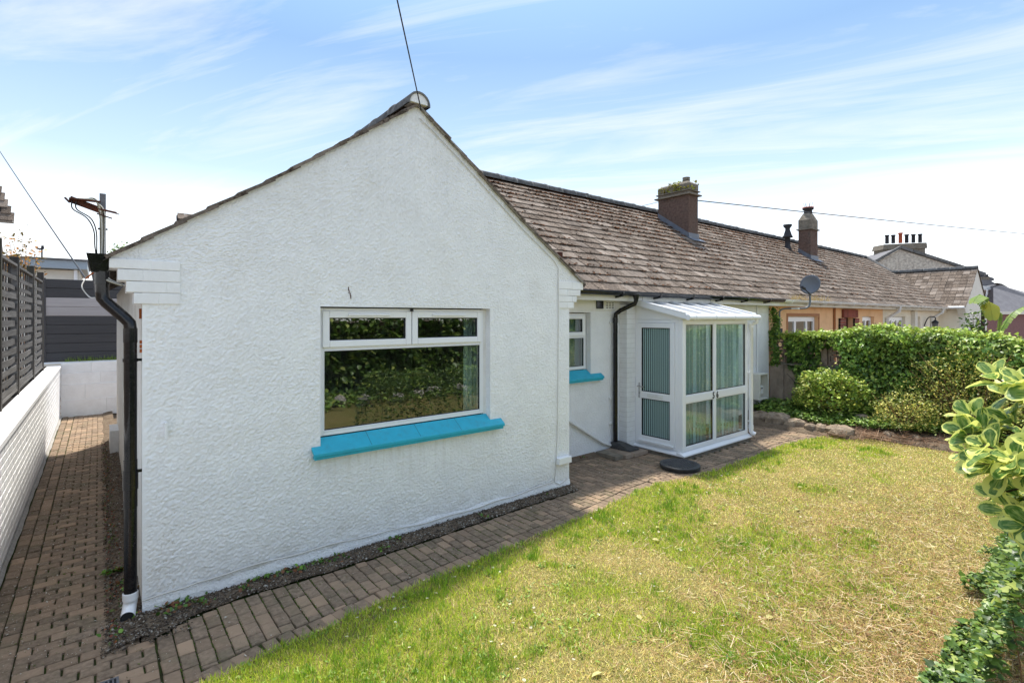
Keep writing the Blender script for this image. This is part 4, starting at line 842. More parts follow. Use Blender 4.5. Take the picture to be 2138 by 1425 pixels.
# ---- chimneys
def chimney(owner, c, z0, z1, cap, style):
    x0, x1, y0, y1 = c
    st = MB().box(x0, x1, y0, y1, z0, z1).build('chimney_stack', 'chimney_render', owner, bevel=.012)
    if style == 'a':
        mb = MB(); mb.box(x0-.07, x1+.07, y0-.07, y1+.07, z1-.002, z1+.035); mb.box(x0-.045, x1+.045, y0-.045, y1+.045, z1+.10, z1+.125); mb.build('band', 'concrete_old', st, bevel=.01)
        mb = MB(); v = []
        for z, q in ((z1+.035, .005), (z1+.30, .01), (z1+.34, -.05)): v += [(x, y, z+random.uniform(-.02, .02)) for x, y in ((x0-q, y0-q), (x1+q, y0-q), (x1+q, y1+q), (x0-q, y1+q))]
        mb.add(v, [(i+k, i+(k+1) % 4, i+4+(k+1) % 4, i+4+k) for i in (0, 4) for k in range(4)]+[(8, 9, 10, 11)]); mb.build('chimney_cap', 'concrete_old', st, bevel=.015)
        px, py = x0+.18, y0+.18
        pot = MB().lathe([(.095, 0), (.095, .03), (.085, .035), (.085, .06), (.092, .065), (.092, .085), (.085, .09), (.085, .115), (.092, .12), (.092, .14), (.070, .14), (.068, 0)], px, py, 16, z1+.33).build('chimney_pot', 'concrete_old', st)
        P = []
        for k in range(380):
            e = random.random(); fx = random.random()
            if e < .4: P.append((x0-.02, lerp(y0, y1, fx), z1+random.uniform(.12, .34)))
            elif e < .75: P.append((lerp(x0, x1, random.random()), lerp(y0, y1, fx), z1+.34))
            else: P.append((lerp(x0, x1, fx), y0-.02, z1+random.uniform(.14, .34)))
        P = np.array(P); keep = noise2(P[:, 1]*3, P[:, 2]*3+P[:, 0], 2.0, 9) > .42; P = P[keep]; n = len(P); g = RNG.random(n)[:, None]
        scatter('moss', LEAF_V, LEAF_F, P, rotmats(RNG.uniform(0, 6.3, n), RNG.uniform(-.3, 1.4, n), RNG.uniform(-1, 1, n)), RNG.uniform(.03, .07, n), 'leafmat', st, col=np.array([.40, .46, .05])*g+np.array([.20, .16, .05])*(1-g), kind='stuff')
        ft = .12
    else:
        MB().box(x0-.05, x1+.05, y0-.05, y1+.05, z1, z1+.04).build('band', 'concrete_old', st, bevel=.006)
        mx, my = (x0+x1)/2, (y0+y1)/2; v = []
        for z, q in ((z1+.04, 0), (z1+.34, 0), (z1+.58, .5)): v += [(x, y, z) for x, y in ((lerp(x0, mx, q), lerp(y0, my, q)), (lerp(x1, mx, q), lerp(y0, my, q)), (lerp(x1, mx, q), lerp(y1, my, q)), (lerp(x0, mx, q), lerp(y1, my, q)))]
        MB().add(v, [(i+k, i+(k+1) % 4, i+4+(k+1) % 4, i+4+k) for i in (0, 4) for k in range(4)]+[(8, 9, 10, 11)]).build('chimney_cap', 'concrete_old', st)
        MB().lathe([(.13, 0), (.125, .12), (.17, .14), (.17, .19), (.12, .19), (.1, .05)], mx, my, 14, z1+.58).build('chimney_pot', 'pot_dark', st); MB().lathe([(.175, 0), (.18, .03), (.12, .03)], mx, my, 14, z1+.765).build('pot_rim', 'pot_red', st)
        mb = MB(); [mb.tube([(mx+.1*math.cos(t), my+.1*math.sin(t), z1+.78), (mx+.13*math.cos(t), my+.13*math.sin(t), z1+.95)], .006, 4) for t in range(6)]; mb.build('bird_spikes', 'galv', st)
    # flashing: side strip stepped with the slope, apron in front
    zf = lambda y: EZ+(y-EY)*GR+.05
    mb = MB(); mb.add([(x, y, zf(y)+h_) for x in (x0-.012, x0-.002) for y, h_ in ((y0-.02, -.05), (min(y1, RY), -.05), (min(y1, RY), .12), (y0-.02, .12))], [(0, 1, 2, 3), (4, 7, 6, 5), (3, 2, 6, 7), (0, 3, 7, 4)])
    mb.add([(x, y0-.014, z) for x, z in ((x0-.012, zf(y0)-.06), (x1+.02, zf(y0)-.06), (x1+.02, zf(y0)+.12), (x0-.012, zf(y0)+.12))], [(0, 1, 2, 3)])
    mb.add([(x0-.06, y0-.014, zf(y0)-.0), (x1+.08, y0-.014, zf(y0)-.0), (x1+.12, y0-.16, zf(y0-.16)+.025), (x0-.02, y0-.16, zf(y0-.16)+.025)], [(0, 3, 2, 1)])
    mb.build('lead_flashing', 'lead', st)
    return st
chimney(B, CHA, 3.6, 5.04, True, 'a')

# ================================================================ NEIGHBOURING HOUSES
H2 = thing('terraced_house', 'peach rendered terraced bungalow with a brick door surround, behind the ivy', 'house', (14.8, 3.5, 0))
mb = MB(); WN = [(11.97, 13.68, 1.15, 2.05), (15.42, 16.10, 0, 2.02), (16.85, 17.86, 1.15, 2.05)]
holed(mb, [11.035, 11.97, 13.68, 15.42, 16.10, 16.85, 17.86, 18.68], [-.05, 0, 1.15, 2.02, 2.05, 2.34], WN, depth=.16); mb.build('front_wall', 'peach', H2)
def simple_window(owner, x0, x1, z0, z1, y, lights):
    f = MB(); rect_frame(f, x0+.01, x1-.01, z0+.01, z1-.01, .06, y, y+.05); n = len(lights)
    w = f.build('window', 'upvc', owner); xs = [x0+.07+(x1-x0-.14)*t for t in lights]
    for a, b in zip(xs, xs[1:]):
        s_ = MB(); rect_frame(s_, a, b, z0+.07, z1-.07, .05, y-.008, y+.04); s_.build('sash', 'upvc', w)
        box('pane', 'glass', w, a+.051, b-.051, y+.01, y+.015, z0+.12, z1-.12)
    room(owner, x0, x1, y+.07, y+1.5, z0, z1)
    return w
simple_window(H2, 11.97, 13.68, 1.15, 2.05, YW+.08, (0, .31, .72, 1)); simple_window(H2, 16.85, 17.86, 1.15, 2.05, YW+.08, (0, .5, 1))
mb = MB(); rect_frame(mb, 11.90, 13.75, 1.08, 2.12, .06, YW-.012, YW-.002); mb.build('window_trim', 'peach_trim', H2)
for x0, x1 in ((15.03, 15.42), (16.10, 16.45)):
    z = -.02; k = 0
    while z < 1.97:
        a, b = (x0, x1); s_ = (a+.215 if k % 2 else a+.105)
        for p, q in ((a, min(s_, b)), (min(s_, b), b)):
            if q-p > .03: box('brick', 'red_brick', H2, p+.004, q-.004, YW-.05, YW-.001, z+.004, z+.071)
        z += .075; k += 1
    box('mortar_bed', 'mortar', H2, x0+.004, x1-.004, YW-.044, YW-.0012, -.02, 2.0)
x = 15.25
while x < 16.30: box('brick', 'red_brick', H2, x+.003, x+.069, YW-.055, YW-.001, 2.024, 2.24); x += .073
box('door', 'rust', H2, 15.42, 16.10, YW+.12, YW+.16, 0, 2.02); room(H2, 15.4, 16.1, YW+.161, YW+1, 0, 2.02)
MB().tube([(14.68, YW-.03, 0), (14.68, YW-.03, 2.3)], .03, 8).build('downpipe', 'peach_trim', H2)
box('fascia', 'cream_light', H2, 10.942, 18.69, .545, .57, 2.27, 2.40); box('soffit', 'cream_light', H2, 10.942, 18.69, .57, .80, 2.275, 2.29)
gutter(H2, 10.905, 18.69, 'upvc_dull')
R2 = main_roof(H2, 10.94, 18.69, 300, holes=[hole(CHB)], moss=3000)
chimney(H2, CHB, 3.7, 4.98, True, 'b')
vx, vy, vz_ = 17.9, 3.30, 4.30
vp = MB().lathe([(.13, -.15), (.12, .06), (.085, .12), (.08, .42), (.16, .42), (.16, .45), (.13, .50), (.075, .68), (.075, .73), (.13, .80), (.14, .86), (.09, .86)], vx, vy, 14, vz_).build('flue_pipe', 'pot_dark', R2)
# dry grass in the gutter
P = np.array([(RNG.uniform(11.2, 13.4), .455+RNG.uniform(-.03, .06), 2.39) for _ in range(320)]); n = len(P)
scatter('gutter_weeds', [(0, -.05, 0), (0, .05, 0), (1, 0, .1)], [(0, 1, 2)], P, rotmats(RNG.uniform(0, 6.3, n), RNG.uniform(.3, 1.4, n), RNG.uniform(-1, 1, n)), RNG.uniform(.05, .2, n), 'grass', H2, col=np.tile([.45, .34, .16], (n, 1)), kind='stuff')

H3 = thing('terraced_house', 'cream end bungalow with its own side gable and white gutter, beyond the peach one', 'house', (24.0, 3.5, 0))
mb = MB(); holed(mb, [18.695, 19.24, 21.04, 22.07, 22.9, 25.54], [-.05, 0, 1.15, 2.05, 2.34], [(19.24, 21.04, 1.15, 2.05), (22.07, 22.9, 0, 2.05)], depth=.16); mb.build('front_wall', 'cream', H3)
simple_window(H3, 19.24, 21.04, 1.15, 2.05, YW+.08, (0, .33, .66, 1))
box('door', 'upvc', H3, 22.08, 22.89, YW+.10, YW+.15, 0, 2.04); box('door_panel', 'room_dark', H3, 22.3, 22.7, YW+.094, YW+.099, 1.1, 1.7)
box('porch_pier', 'cream_light', H3, 21.72, 22.02, YW-.12, YW-.001, 0, 2.25); box('fascia', 'cream_light', H3, 18.692, 25.5, .545, .57, 2.27, 2.40); box('soffit', 'cream_light', H3, 18.692, 25.5, .57, .80, 2.275, 2.29)
gutter(H3, 18.70, 25.45, 'upvc_dull')
for x in (18.98, 24.35): MB().tube([(x, .455, 2.35), (x, .46, 2.22), (x-.05, YW-.05, 2.0), (x-.05, YW-.05, 0)], .05, 10).build('downpipe', 'upvc_dull', H3)
AX3 = 27.6; vr = lambda s_: (27.9 if EZ+SL.z*s_ > 3.99 else AX3-(4.03-(EZ+SL.z*s_))/.69)
R3 = main_roof(H3, 18.69, 27.9, 0, holes=[], right=vr, moss=900)
mb = MB(); mb.box(25.545, 25.7, .199, YW-.001, -.05, 2.38); mb.build('side_wall', 'cream', H3)
pf = [(AX3-2.06, -.05), (AX3+2.06, -.05)]+[(AX3+d, z) for d, z in GP[::-1][:]]+[(AX3-d, z) for d, z in GP[1:]]
pf = [(AX3-2.06, -.05), (AX3+2.06, -.05), (AX3+2.06, 2.4)]+[(AX3+d, z) for d, z in GP[::-1][1:]]+[(AX3-d, z) for d, z in GP[1:-1]]+[(AX3-2.06, 2.4)]
MB().prism(pf, 'y', .0, -.002+.2).build('gable_wall', 'cream_light', H3)
rf3, it3 = wing_roof(H3, AX3, 0, 5.0); join_pieces('roof_tiles', [(random.choice(TM), m_) for m_, f_ in it3], 'tile', rf3)
for k in range(9): place('ridge_tile', RT, None, rf3, Matrix.Translation((AX3, -.03+k*.44, 4.02)))
for k, (a, b) in enumerate(((25.30, 25.8), (25.36, 25.8), (25.43, 25.8), (25.50, 25.8))): box('corbel_course', 'cream_light', H3, a, b, -.02, .22, 2.33-k*.08, 2.405-k*.08)
MB().tube([(25.28, .0, 2.40), (25.28, .5, 2.40)], .055, 8).build('gutter', 'upvc_dull', H3)
MB().tube([(AX3+.3, RY+.0, RZ+.04), (AX3+.02, 2.95, 4.08)], .10, 8).build('hip_ridge', 'ridge', R3)

# satellite dish on the peach house
D = thing('satellite_dish', 'dark grey satellite dish on a bent pole fixed to the peach house', 'satellite dish', (11.2, .75, 1.9))
mb = MB(); mb.tube(curve([(11.20, .66, 1.55), (11.20, .66, 2.05), (11.22, .66, 2.16), (11.30, .62, 2.21), (11.42, .50, 2.22), (11.52, .34, 2.22), (11.60, .26, 2.24), (11.64, .22, 2.32), (11.64, .22, 2.52)]), .020, 8); mb.build('pole', 'dish_grey', D)
for z in (1.72, 2.02): box('wall_bracket', 'dish_grey', D, 11.16, 11.24, .66, .815, z-.015, z+.015)
box('cable_box', 'pot_dark', D, 11.12, 11.26, .62, .68, 1.69, 1.79)
box('joint', 'meter_white', D, 11.40, 11.50, .36, .50, 2.205, 2.235)
dirn = (-Fv*.62-Rv*.78+Vector((0, 0, .22))).normalized(); qd = dirn.to_track_quat('Z', 'Y').to_matrix().to_4x4(); c0 = Vector((11.64, .2, 2.72))
v = []; f = []; nr, ns = 5, 24
for side in (0, 1):
    for i in range(nr+1):
        for k in range(ns):
            r = i/nr; a = 2*math.pi*k/ns; v.append(c0+qd @ Vector((.205*r*math.cos(a), .215*r*math.sin(a), .05*r*r-(.012 if side else 0))))
for side in (0, 1):
    o_ = side*(nr+1)*ns
    for i in range(nr):
        for k in range(ns): q = (o_+i*ns+k, o_+i*ns+(k+1) % ns, o_+(i+1)*ns+(k+1) % ns, o_+(i+1)*ns+k); f.append(q if side == 0 else q[::-1])
for k in range(ns): f.append((nr*ns+k, nr*ns+(k+1) % ns, (nr+1)*ns+nr*ns+(k+1) % ns, (nr+1)*ns+nr*ns+k))
MB().add(v, f, True).build('dish', 'dish_grey', D)
tip = c0+dirn*.36+Vector((0, 0, -.16)); MB().tube([c0+Vector((0, 0, -.21)), tip], .011, 6).build('feed_arm', 'pot_dark', D); MB().tube([tip-dirn*.04, tip+dirn*.09], .03, 8).build('receiver', 'pot_dark', D)

LN = thing('wall_lantern', 'black bracket lantern on the cream bungalow wall', 'lantern', (24.0, .70, 1.8))
lx, ly, lz = 23.55, .52, 1.62
MB().tube(curve([(23.35, YW-.01, 1.70), (23.35, .70, 1.98), (23.42, .60, 2.05), (lx, ly, 2.02), (lx, ly, 1.92)]), .018, 6).build('bracket', 'pot_dark', LN)
MB().lathe([(.02, .32), (.10, .24), (.12, .22), (.11, .20)], lx, ly, 6, lz).build('cap', 'pot_dark', LN); MB().lathe([(.10, .20), (.07, .02), (.06, 0), (.0, -.02)], lx, ly, 6, lz).build('glass_body', 'slate', LN)

# ================================================================ SIDE PASSAGE
LWx = -.83
BW = thing('brick_wall', 'low white painted brick wall along the side passage', 'wall', (-.95, 3, 0))
box('core', 'painted_joint', BW, -1.02, LWx-.007, -4.0, 9.59, -.05, .985)
box('coping', 'painted_brick', BW, -1.035, LWx+.008, -4.0, 9.585, .987, 1.045, bevel=.008)
BM = []
for L_ in (.219, .108):
    for _ in range(4): BM.append(brick_mesh('brick', L_-.010, .0665, .012, 'painted_brick', jit=.002, ch=.004))
wb = []; z = .0; k = 0
while z < .97:
    y = -3.9+(.11 if k % 2 else 0)
    while y < 9.5: wb.append((y+.11, z+.0375)); y += .221
    z += .0755; k += 1
wb = [Matrix.Translation((LWx-.004+random.uniform(-.0008, .0008), y, z)) @ Matrix.Rotation(math.pi/2, 4, 'Y') @ Matrix.Rotation(math.pi/2, 4, 'Z') for y, z in wb]
def seen(p): d = (p-CAM).dot(Fv); return d > .3 and abs((p-CAM).dot(Rv)/d) < 1.03
wb.sort(key=lambda m_: (m_.translation-CAM).length+(0 if seen(m_.translation) else 50))
for m_ in wb[:300]: place('brick', random.choice(BM[:4]), None, BW, m_)
join_pieces('bricks', [(random.choice(BM[:4]), m_) for m_ in wb[300:]], 'painted_brick', BW)
mb = MB(); n = 120                                       # sandy fillet at the wall foot
for i in range(n):
    y0, y1 = -3+12.6*i/n, -3+12.6*(i+1)/n; w_ = lambda y: .026+.004*math.sin(y*3.1)+.003*math.sin(y*11)
    quad(mb, (LWx, y0, .035), (LWx+w_(y0), y0, .003), (LWx+w_(y1), y1, .003), (LWx, y1, .035))
mb.build('mortar_fillet', 'mortar', BW)
KW = thing('block_wall', 'low white rendered wall closing the far end of the side passage', 'wall', (-.4, 9.7, 0))
for z0, z1, yo, xs in ((-.03, .33, 0, (-.83, -.1, .7)), (.333, .64, .012, (-.83, -.45, .7)), (.643, .88, .03, (-.83, -.2, .7)), (.883, 1.09, .045, (-.83, -.35, .7))):
    for a, b in zip(xs, xs[1:]): box('block', 'painted_brick', KW, a+.0006, b-.0006, 9.6+yo, 9.85, z0-.0012, z1+.0006, bevel=.006)
MB().add([(-1.1, 9.66, 1.085), (.7, 9.66, 1.085), (.7, 9.9, 1.10), (-1.1, 9.9, 1.10)], [(0, 1, 2, 3)]).build('top_slab', 'painted_brick', KW)
# composite board fence beyond
CF = thing('board_fence', 'dark grey board fence with a pale band of two boards', 'fence', (-.4, 9.95, 1.1))
z = 1.10; k = 0
while z < 2.80:
    z1 = min(z+.1915, 2.825); light = 2.06 < (z+z1)/2 < 2.44
    for a, b in ((-1.075, .9),): MB().prism([(9.956, z+.0005), (9.945, z+.010), (9.945, z1-.004), (9.956, z1), (9.985, z1), (9.985, z+.0005)], 'x', a, b).build('board', 'board_light' if light else 'board_dark', CF)
    z = z1; k += 1
for x in (-1.10, .92): box('fence_post', 'board_dark', CF, x-.022, x+.022, 9.93, 10.0, 1.09, 2.84)
# woven panel fence on the low wall
WF = thing('woven_fence', 'weathered grey woven slat fence panels between dark posts, on the low white wall', 'fence', (-1.05, 5.5, 1.05))
posts = [(3.20, 2.86), (4.72, 2.80), (6.72, 2.84), (8.49, 2.86)]; FX = -1.02
for y, zt in [(1.4, 2.88)]+posts: box('fence_post', 'wood_dark', WF, FX-.09, FX, y-.005, y+.085, .80, zt, bevel=.006)
box('sill_strip', 'soil', WF, -1.5, -1.04, -3, 9.9, .6, 1.02)
ys = [1.4]+[p[0] for p in posts]
for a, b in zip(ys, ys[1:]):
    y0, y1 = a+.087, b-.007; xm = FX-.045; zt = 2.70; zb = 1.10
    fr = MB(); fr.box(xm-.02, xm+.035, y0, y0+.035, zb, zt).box(xm-.02, xm+.035, y1-.035, y1, zb, zt).box(xm-.02, xm+.035, y0+.0351, y1-.0351, zt-.03, zt).box(xm-.02, xm+.035, y0+.0351, y1-.0351, zb, zb+.03)
    pn = fr.build('fence_panel', 'wood_slat', WF); nu = 6; st = (y1-y0-.07)/nu
    for k in range(nu-1):
        y = y0+.035+st*(k+1); box('upright', 'wood_dark' if k % 2 else 'wood_slat', pn, xm-.006, xm+.004, y-.024, y+.024, zb+.031, zt-.031)
    z = zb+.035; r_ = 0; sg = 1
    while z < zt-.10:
        amp = .017; m_ = nu*4; v = []
        open_top = z > zt-.42
        hh = .074 if not open_top else .050
        for i in range(m_+1):
            y = y0+.035+(y1-y0-.07)*i/m_; x = xm+.018+sg*.007*math.cos(math.pi*(i/m_)*2+.3)+.010*math.sin(math.pi*i/m_); v += [(x-.0035, y, z), (x+.0035, y, z), (x+.0035, y, z+hh), (x-.0035, y, z+hh)]
        f = [(4*i+k, 4*i+(k+1) % 4, 4*i+4+(k+1) % 4, 4*i+4+k) for i in range(m_) for k in range(4)]+[(0, 3, 2, 1), (4*m_, 4*m_+1, 4*m_+2, 4*m_+3)]
        MB().add(v, f).build('slat', 'wood_slat', pn); z += .112 if not open_top else .125; r_ += 1; sg = -sg
# ---- flat-roofed building behind the board fence
FB = thing('flat_roofed_building', 'white flat roofed outbuilding with a pale blue grey fascia, behind the board fence', 'outbuilding', (-3.5, 14.5, 0))
box('wall', 'cream_light', FB, -7.5, -.62, 13.4, 17, 0, 3.26); box('fascia', 'fascia_blue', FB, -7.7, -.46, 13.2, 17.2, 3.28, 3.50, bevel=.01); box('roof', 'slate', FB, -7.75, -.43, 13.15, 17.25, 3.503, 3.54)
MB().tube([(-.70, 13.33, 0), (-.70, 13.33, 3.27)], .04, 8).build('downpipe', 'upvc', FB)
AE = thing('roof_post', 'small dark post standing on the flat roof', 'post', (-1.38, 13.8, 3.5))
MB().tube([(-1.38, 13.8, 3.50), (-1.38, 13.8, 3.88)], .02, 6).build('pole', 'pot_dark', AE); MB().tube([(-1.50, 13.8, 3.84), (-1.42, 13.8, 3.80), (-1.34, 13.8, 3.85)], .025, 6).tube([(-1.37, 13.8, 3.80), (-1.365, 13.8, 3.90)], .03, 6).build('head', 'pot_dark', AE)
# neighbour's steep tiled roof at the far left
def slab(mb, a, b, c, d, t):
    n = (b-a).cross(d-a).normalized()*t; mb.add([a, b, c, d, a+n, b+n, c+n, d+n], [(0, 3, 2, 1), (4, 5, 6, 7), (0, 1, 5, 4), (1, 2, 6, 5), (2, 3, 7, 6), (3, 0, 4, 7)])
NL = thing('neighbour_house', 'pale house with a steep brown tiled roof cut off by the left edge', 'house', (-6, 15, 0))
e0 = cw(27, 459, 15); r0 = cw(-20, 330, 15)
wx = e0.x
box('wall', 'cream_light', NL, wx-6, wx-.36, e0.y-.1, e0.y+.5, 0, e0.z-.10); box('eaves', 'mortar', NL, wx-6, wx+.02, e0.y-.34, e0.y+.1, e0.z-.10, e0.z)
mb = MB(); slab(mb, Vector((wx-6, e0.y-.3, e0.z)), Vector((wx, e0.y-.3, e0.z)), Vector((wx-.9, e0.y+.9, e0.z+2.4)), Vector((wx-6, e0.y+.9, e0.z+2.4)), .05); nr_ = mb.build('roof', 'tile_edge', NL)
it = []
for r_ in range(12):
    for k in range(9):
        t = r_/12; xr = wx-.9*t-.04
        M_ = Matrix.Translation((xr-k*.2-(.1 if r_ % 2 and k else 0), e0.y-.3+1.2*t-.06, e0.z+2.4*t+.05)) @ Matrix(((0, 1, 0, 0), (-.447, 0, -.894, 0), (-.894, 0, .447, 0), (0, 0, 0, 1))) @ Matrix.Rotation(rad(-6), 4, 'Y'); it.append((random.choice(TM), M_))
join_pieces('roof_tiles', it, 'tile', nr_)
NB = thing('neighbour_house', 'small white gabled dormer roof peeping over the left verge of the bungalow', 'house', (.7, 12, 0))
ap = cw(376, 449, 17)
MB().prism([(ap.y-.75, ap.z-.95), (ap.y+.75, ap.z-.95), (ap.y, ap.z-.03)], 'x', ap.x, ap.x+3).build('gable', 'cream', NB); box('wall', 'cream', NB, ap.x, ap.x+3, ap.y-.75, ap.y+.75, 0, ap.z-.951)
mb = MB()
for sg in (-1, 1): slab(mb, Vector((ap.x-.10, ap.y, ap.z)), Vector((ap.x-.10, ap.y+sg*.9, ap.z-1.10)), Vector((ap.x+3, ap.y+sg*.9, ap.z-1.10)), Vector((ap.x+3, ap.y, ap.z)), .05*sg)
rr_ = mb.build('roof', 'tile_edge', NB); it = []
for r_ in range(6):
    for k in range(14):
        t = (r_+.5)/6; it.append((random.choice(TM), Matrix.Translation((ap.x+.02+k*.21+(.1 if r_ % 2 else 0), ap.y-.9*t-.055, ap.z-1.1*t+.05)) @ Matrix(((0, 1, 0, 0), (-.633, 0, -.774, 0), (-.774, 0, .633, 0), (0, 0, 0, 1))) @ Matrix.Rotation(rad(-5), 4, 'Y')))
join_pieces('roof_tiles', it, 'tile', rr_)
mb = MB()
for sg in (-1, 1): mb.add([(ap.x-.11, ap.y, ap.z-.03), (ap.x-.11, ap.y+sg*.88, ap.z-1.10), (ap.x-.11, ap.y+sg*.80, ap.z-1.17), (ap.x-.11, ap.y, ap.z-.19)], [(0, 1, 2, 3)])
mb.build('bargeboard', 'upvc', NB)

# ---- far right: stone gabled house with six pots, slate roofed house, pink wall
G = thing('stone_house', 'stone gabled house rising behind the terrace with a broad chimney of six pots', 'house', (38, 8, 0))
d0 = 40
def P(px, py, d=d0): return cw(px, py, d)
a, l, r = P(1880, 521), P(1815, 558), P(1992, 562)
ly = a.y
gx0, gx1 = a.x-3.0, a.x+4.5
mb = MB(); w_ = Fv.cross(Vector((0, 0, 1)))
def frame(o_, right, up, out, poly, t): # polygon in a local upright plane, thickness outwards
    v = [o_+right*x+up*z for x, z in poly]+[o_+right*x+up*z+out*t for x, z in poly]; n = len(poly)
    return v, [tuple(range(n)), tuple(range(n, 2*n))[::-1]]+[(i, n+i, n+(i+1) % n, (i+1) % n) for i in range(n)]
fr_ = Vector((math.cos(rad(-52)), math.sin(rad(-52)), 0)); bk = Vector((-fr_.y, fr_.x, 0))
UPV = Vector((0, 0, 1)); s_h = (a-P(1880, 558)).length
v, f = frame(a, fr_, UPV, bk, [(-2.6, -1.55), (-2.6, -9), (5.2, -9), (5.2, -2.0), (0, 0)], 7); MB().add(v, f).build('wall', 'stone_wall', G)
cop = []
for (x0, z0), (x1, z1) in (((-3.0, -1.75), (0, .08)), ((0, .08), (5.6, -2.15))):
    n = 7
    for k in range(n):
        t0, t1 = k/n+.004, (k+1)/n-.004; v, f = frame(a-bk*.15, fr_, UPV, bk, [(lerp(x0, x1, t0), lerp(z0, z1, t0)), (lerp(x0, x1, t1), lerp(z0, z1, t1)), (lerp(x0, x1, t1), lerp(z0, z1, t1)+.22), (lerp(x0, x1, t0), lerp(z0, z1, t0)+.22)], .4); MB().add(v, f).build('coping', 'ridge', G)
# roof further back: dark ridge to the right
v, f = frame(a+bk*.4, fr_, UPV, bk, [(0, .16), (6.4, -2.3), (6.4, -2.5), (-3.2, -1.9), (-3.2, -1.7)], 6.5); MB().add(v, f).build('roof', 'slate', G)
c0 = P(1887, 535, 43); cs = MB()
v, f = frame(c0, Rv, UPV, Fv, [(-1.78, -1.6), (1.82, -1.6), (1.80, .75), (-1.74, .62)], 1.1); cst = MB().add(v, f).build('chimney_stack', 'concrete_old', G)
v, f = frame(c0-Fv*.1, Rv, UPV, Fv, [(-1.86, .55), (1.92, .68), (1.84, 1.15), (-1.72, .98)], 1.3); MB().add(v, f).build('chimney_cap', 'concrete_old', cst)
for k, px_ in enumerate((1852, 1865, 1880, 1893, 1907, 1921)):
    q = P(px_, 503, 43.5); h_ = .62 if k != 2 else .78
    MB().lathe([(.14, -.1), (.13, h_-.12), (.17, h_-.1), (.17, h_), (.10, h_)], q.x, q.y, 10, q.z-.12+.02*k).build('chimney_pot', 'pot_red' if k == 2 else 'pot_dark', cst)
G2 = thing('slate_house', 'grey slate roofed house with pink pebbledash wall at the right edge', 'house', (48, -6, 0))
d2 = 36
def pl(pts, d, th, m, name): # upright slab facing the garden
    v = [cw(x, y, d) for x, y in pts]; n = len(v); v2 = [q+Fv*th for q in v]
    return MB().add(v+v2, [tuple(range(n))[::-1], tuple(range(n, 2*n))]+[(i, (i+1) % n, n+(i+1) % n, n+i) for i in range(n)]).build(name, m, G2)
pl([(2080, 655), (2240, 655), (2240, 760), (2080, 760)], 34, 5, 'pebbledash', 'wall')
pl([(2072, 650), (2240, 650), (2240, 656), (2072, 656)], 33.8, .4, 'cream_light', 'fascia')
v = [cw(2074, 650, 33.9), cw(2240, 650, 33.9), cw(2240, 650, 33.9)+Fv*1.5+UPV*(.9), cw(2088, 595, 35.5), cw(2074, 600, 35.5)]
MB().add(v, [(0, 1, 2, 3, 4)]).build('roof', 'slate', G2)
pl([(2074, 596), (2084, 594), (2170, 640), (2240, 655), (2074, 655)], 36, 4, 'slate', 'roof_slope')
pl([(2082, 590), (2092, 592), (2200, 652), (2190, 652)], 35.8, .3, 'ridge', 'hip_tiles')
pl([(2040, 600), (2076, 600), (2076, 760), (2040, 760)], 36.5, 4, 'cream_light', 'side_wall')
pl([(2042, 596), (2088, 598), (2088, 604), (2042, 606)], 36.2, 1.5, 'upvc_dull', 'eaves')
pl([(2040, 584), (2066, 584), (2086, 596), (2040, 600)], 36.8, 2, 'slate', 'roof_edge')
pl([(2044, 578), (2066, 578), (2067, 588), (2043, 588)], 37, 1, 'concrete_old', 'chimney_stack')
for px_ in (2047, 2059): q = cw(px_, 579, 37.4); MB().lathe([(.13, 0), (.12, .24), (.0, .24)], q.x, q.y, 8, q.z-.02).build('chimney_pot', 'pot_dark', G2)
q = cw(2061, 604, 36.1); MB().tube([q, q-UPV*.3, q+Rv*-.12-UPV*.6, q+Rv*-.12-UPV*3], .06, 8).build('downpipe', 'upvc_dull', G2)
q0 = cw(2055, 665, 36.3); MB().box(q0.x-.5, q0.x+.4, q0.y-.05, q0.y+.05, q0.z-.3, q0.z+.6).build('window', 'slate', G2)

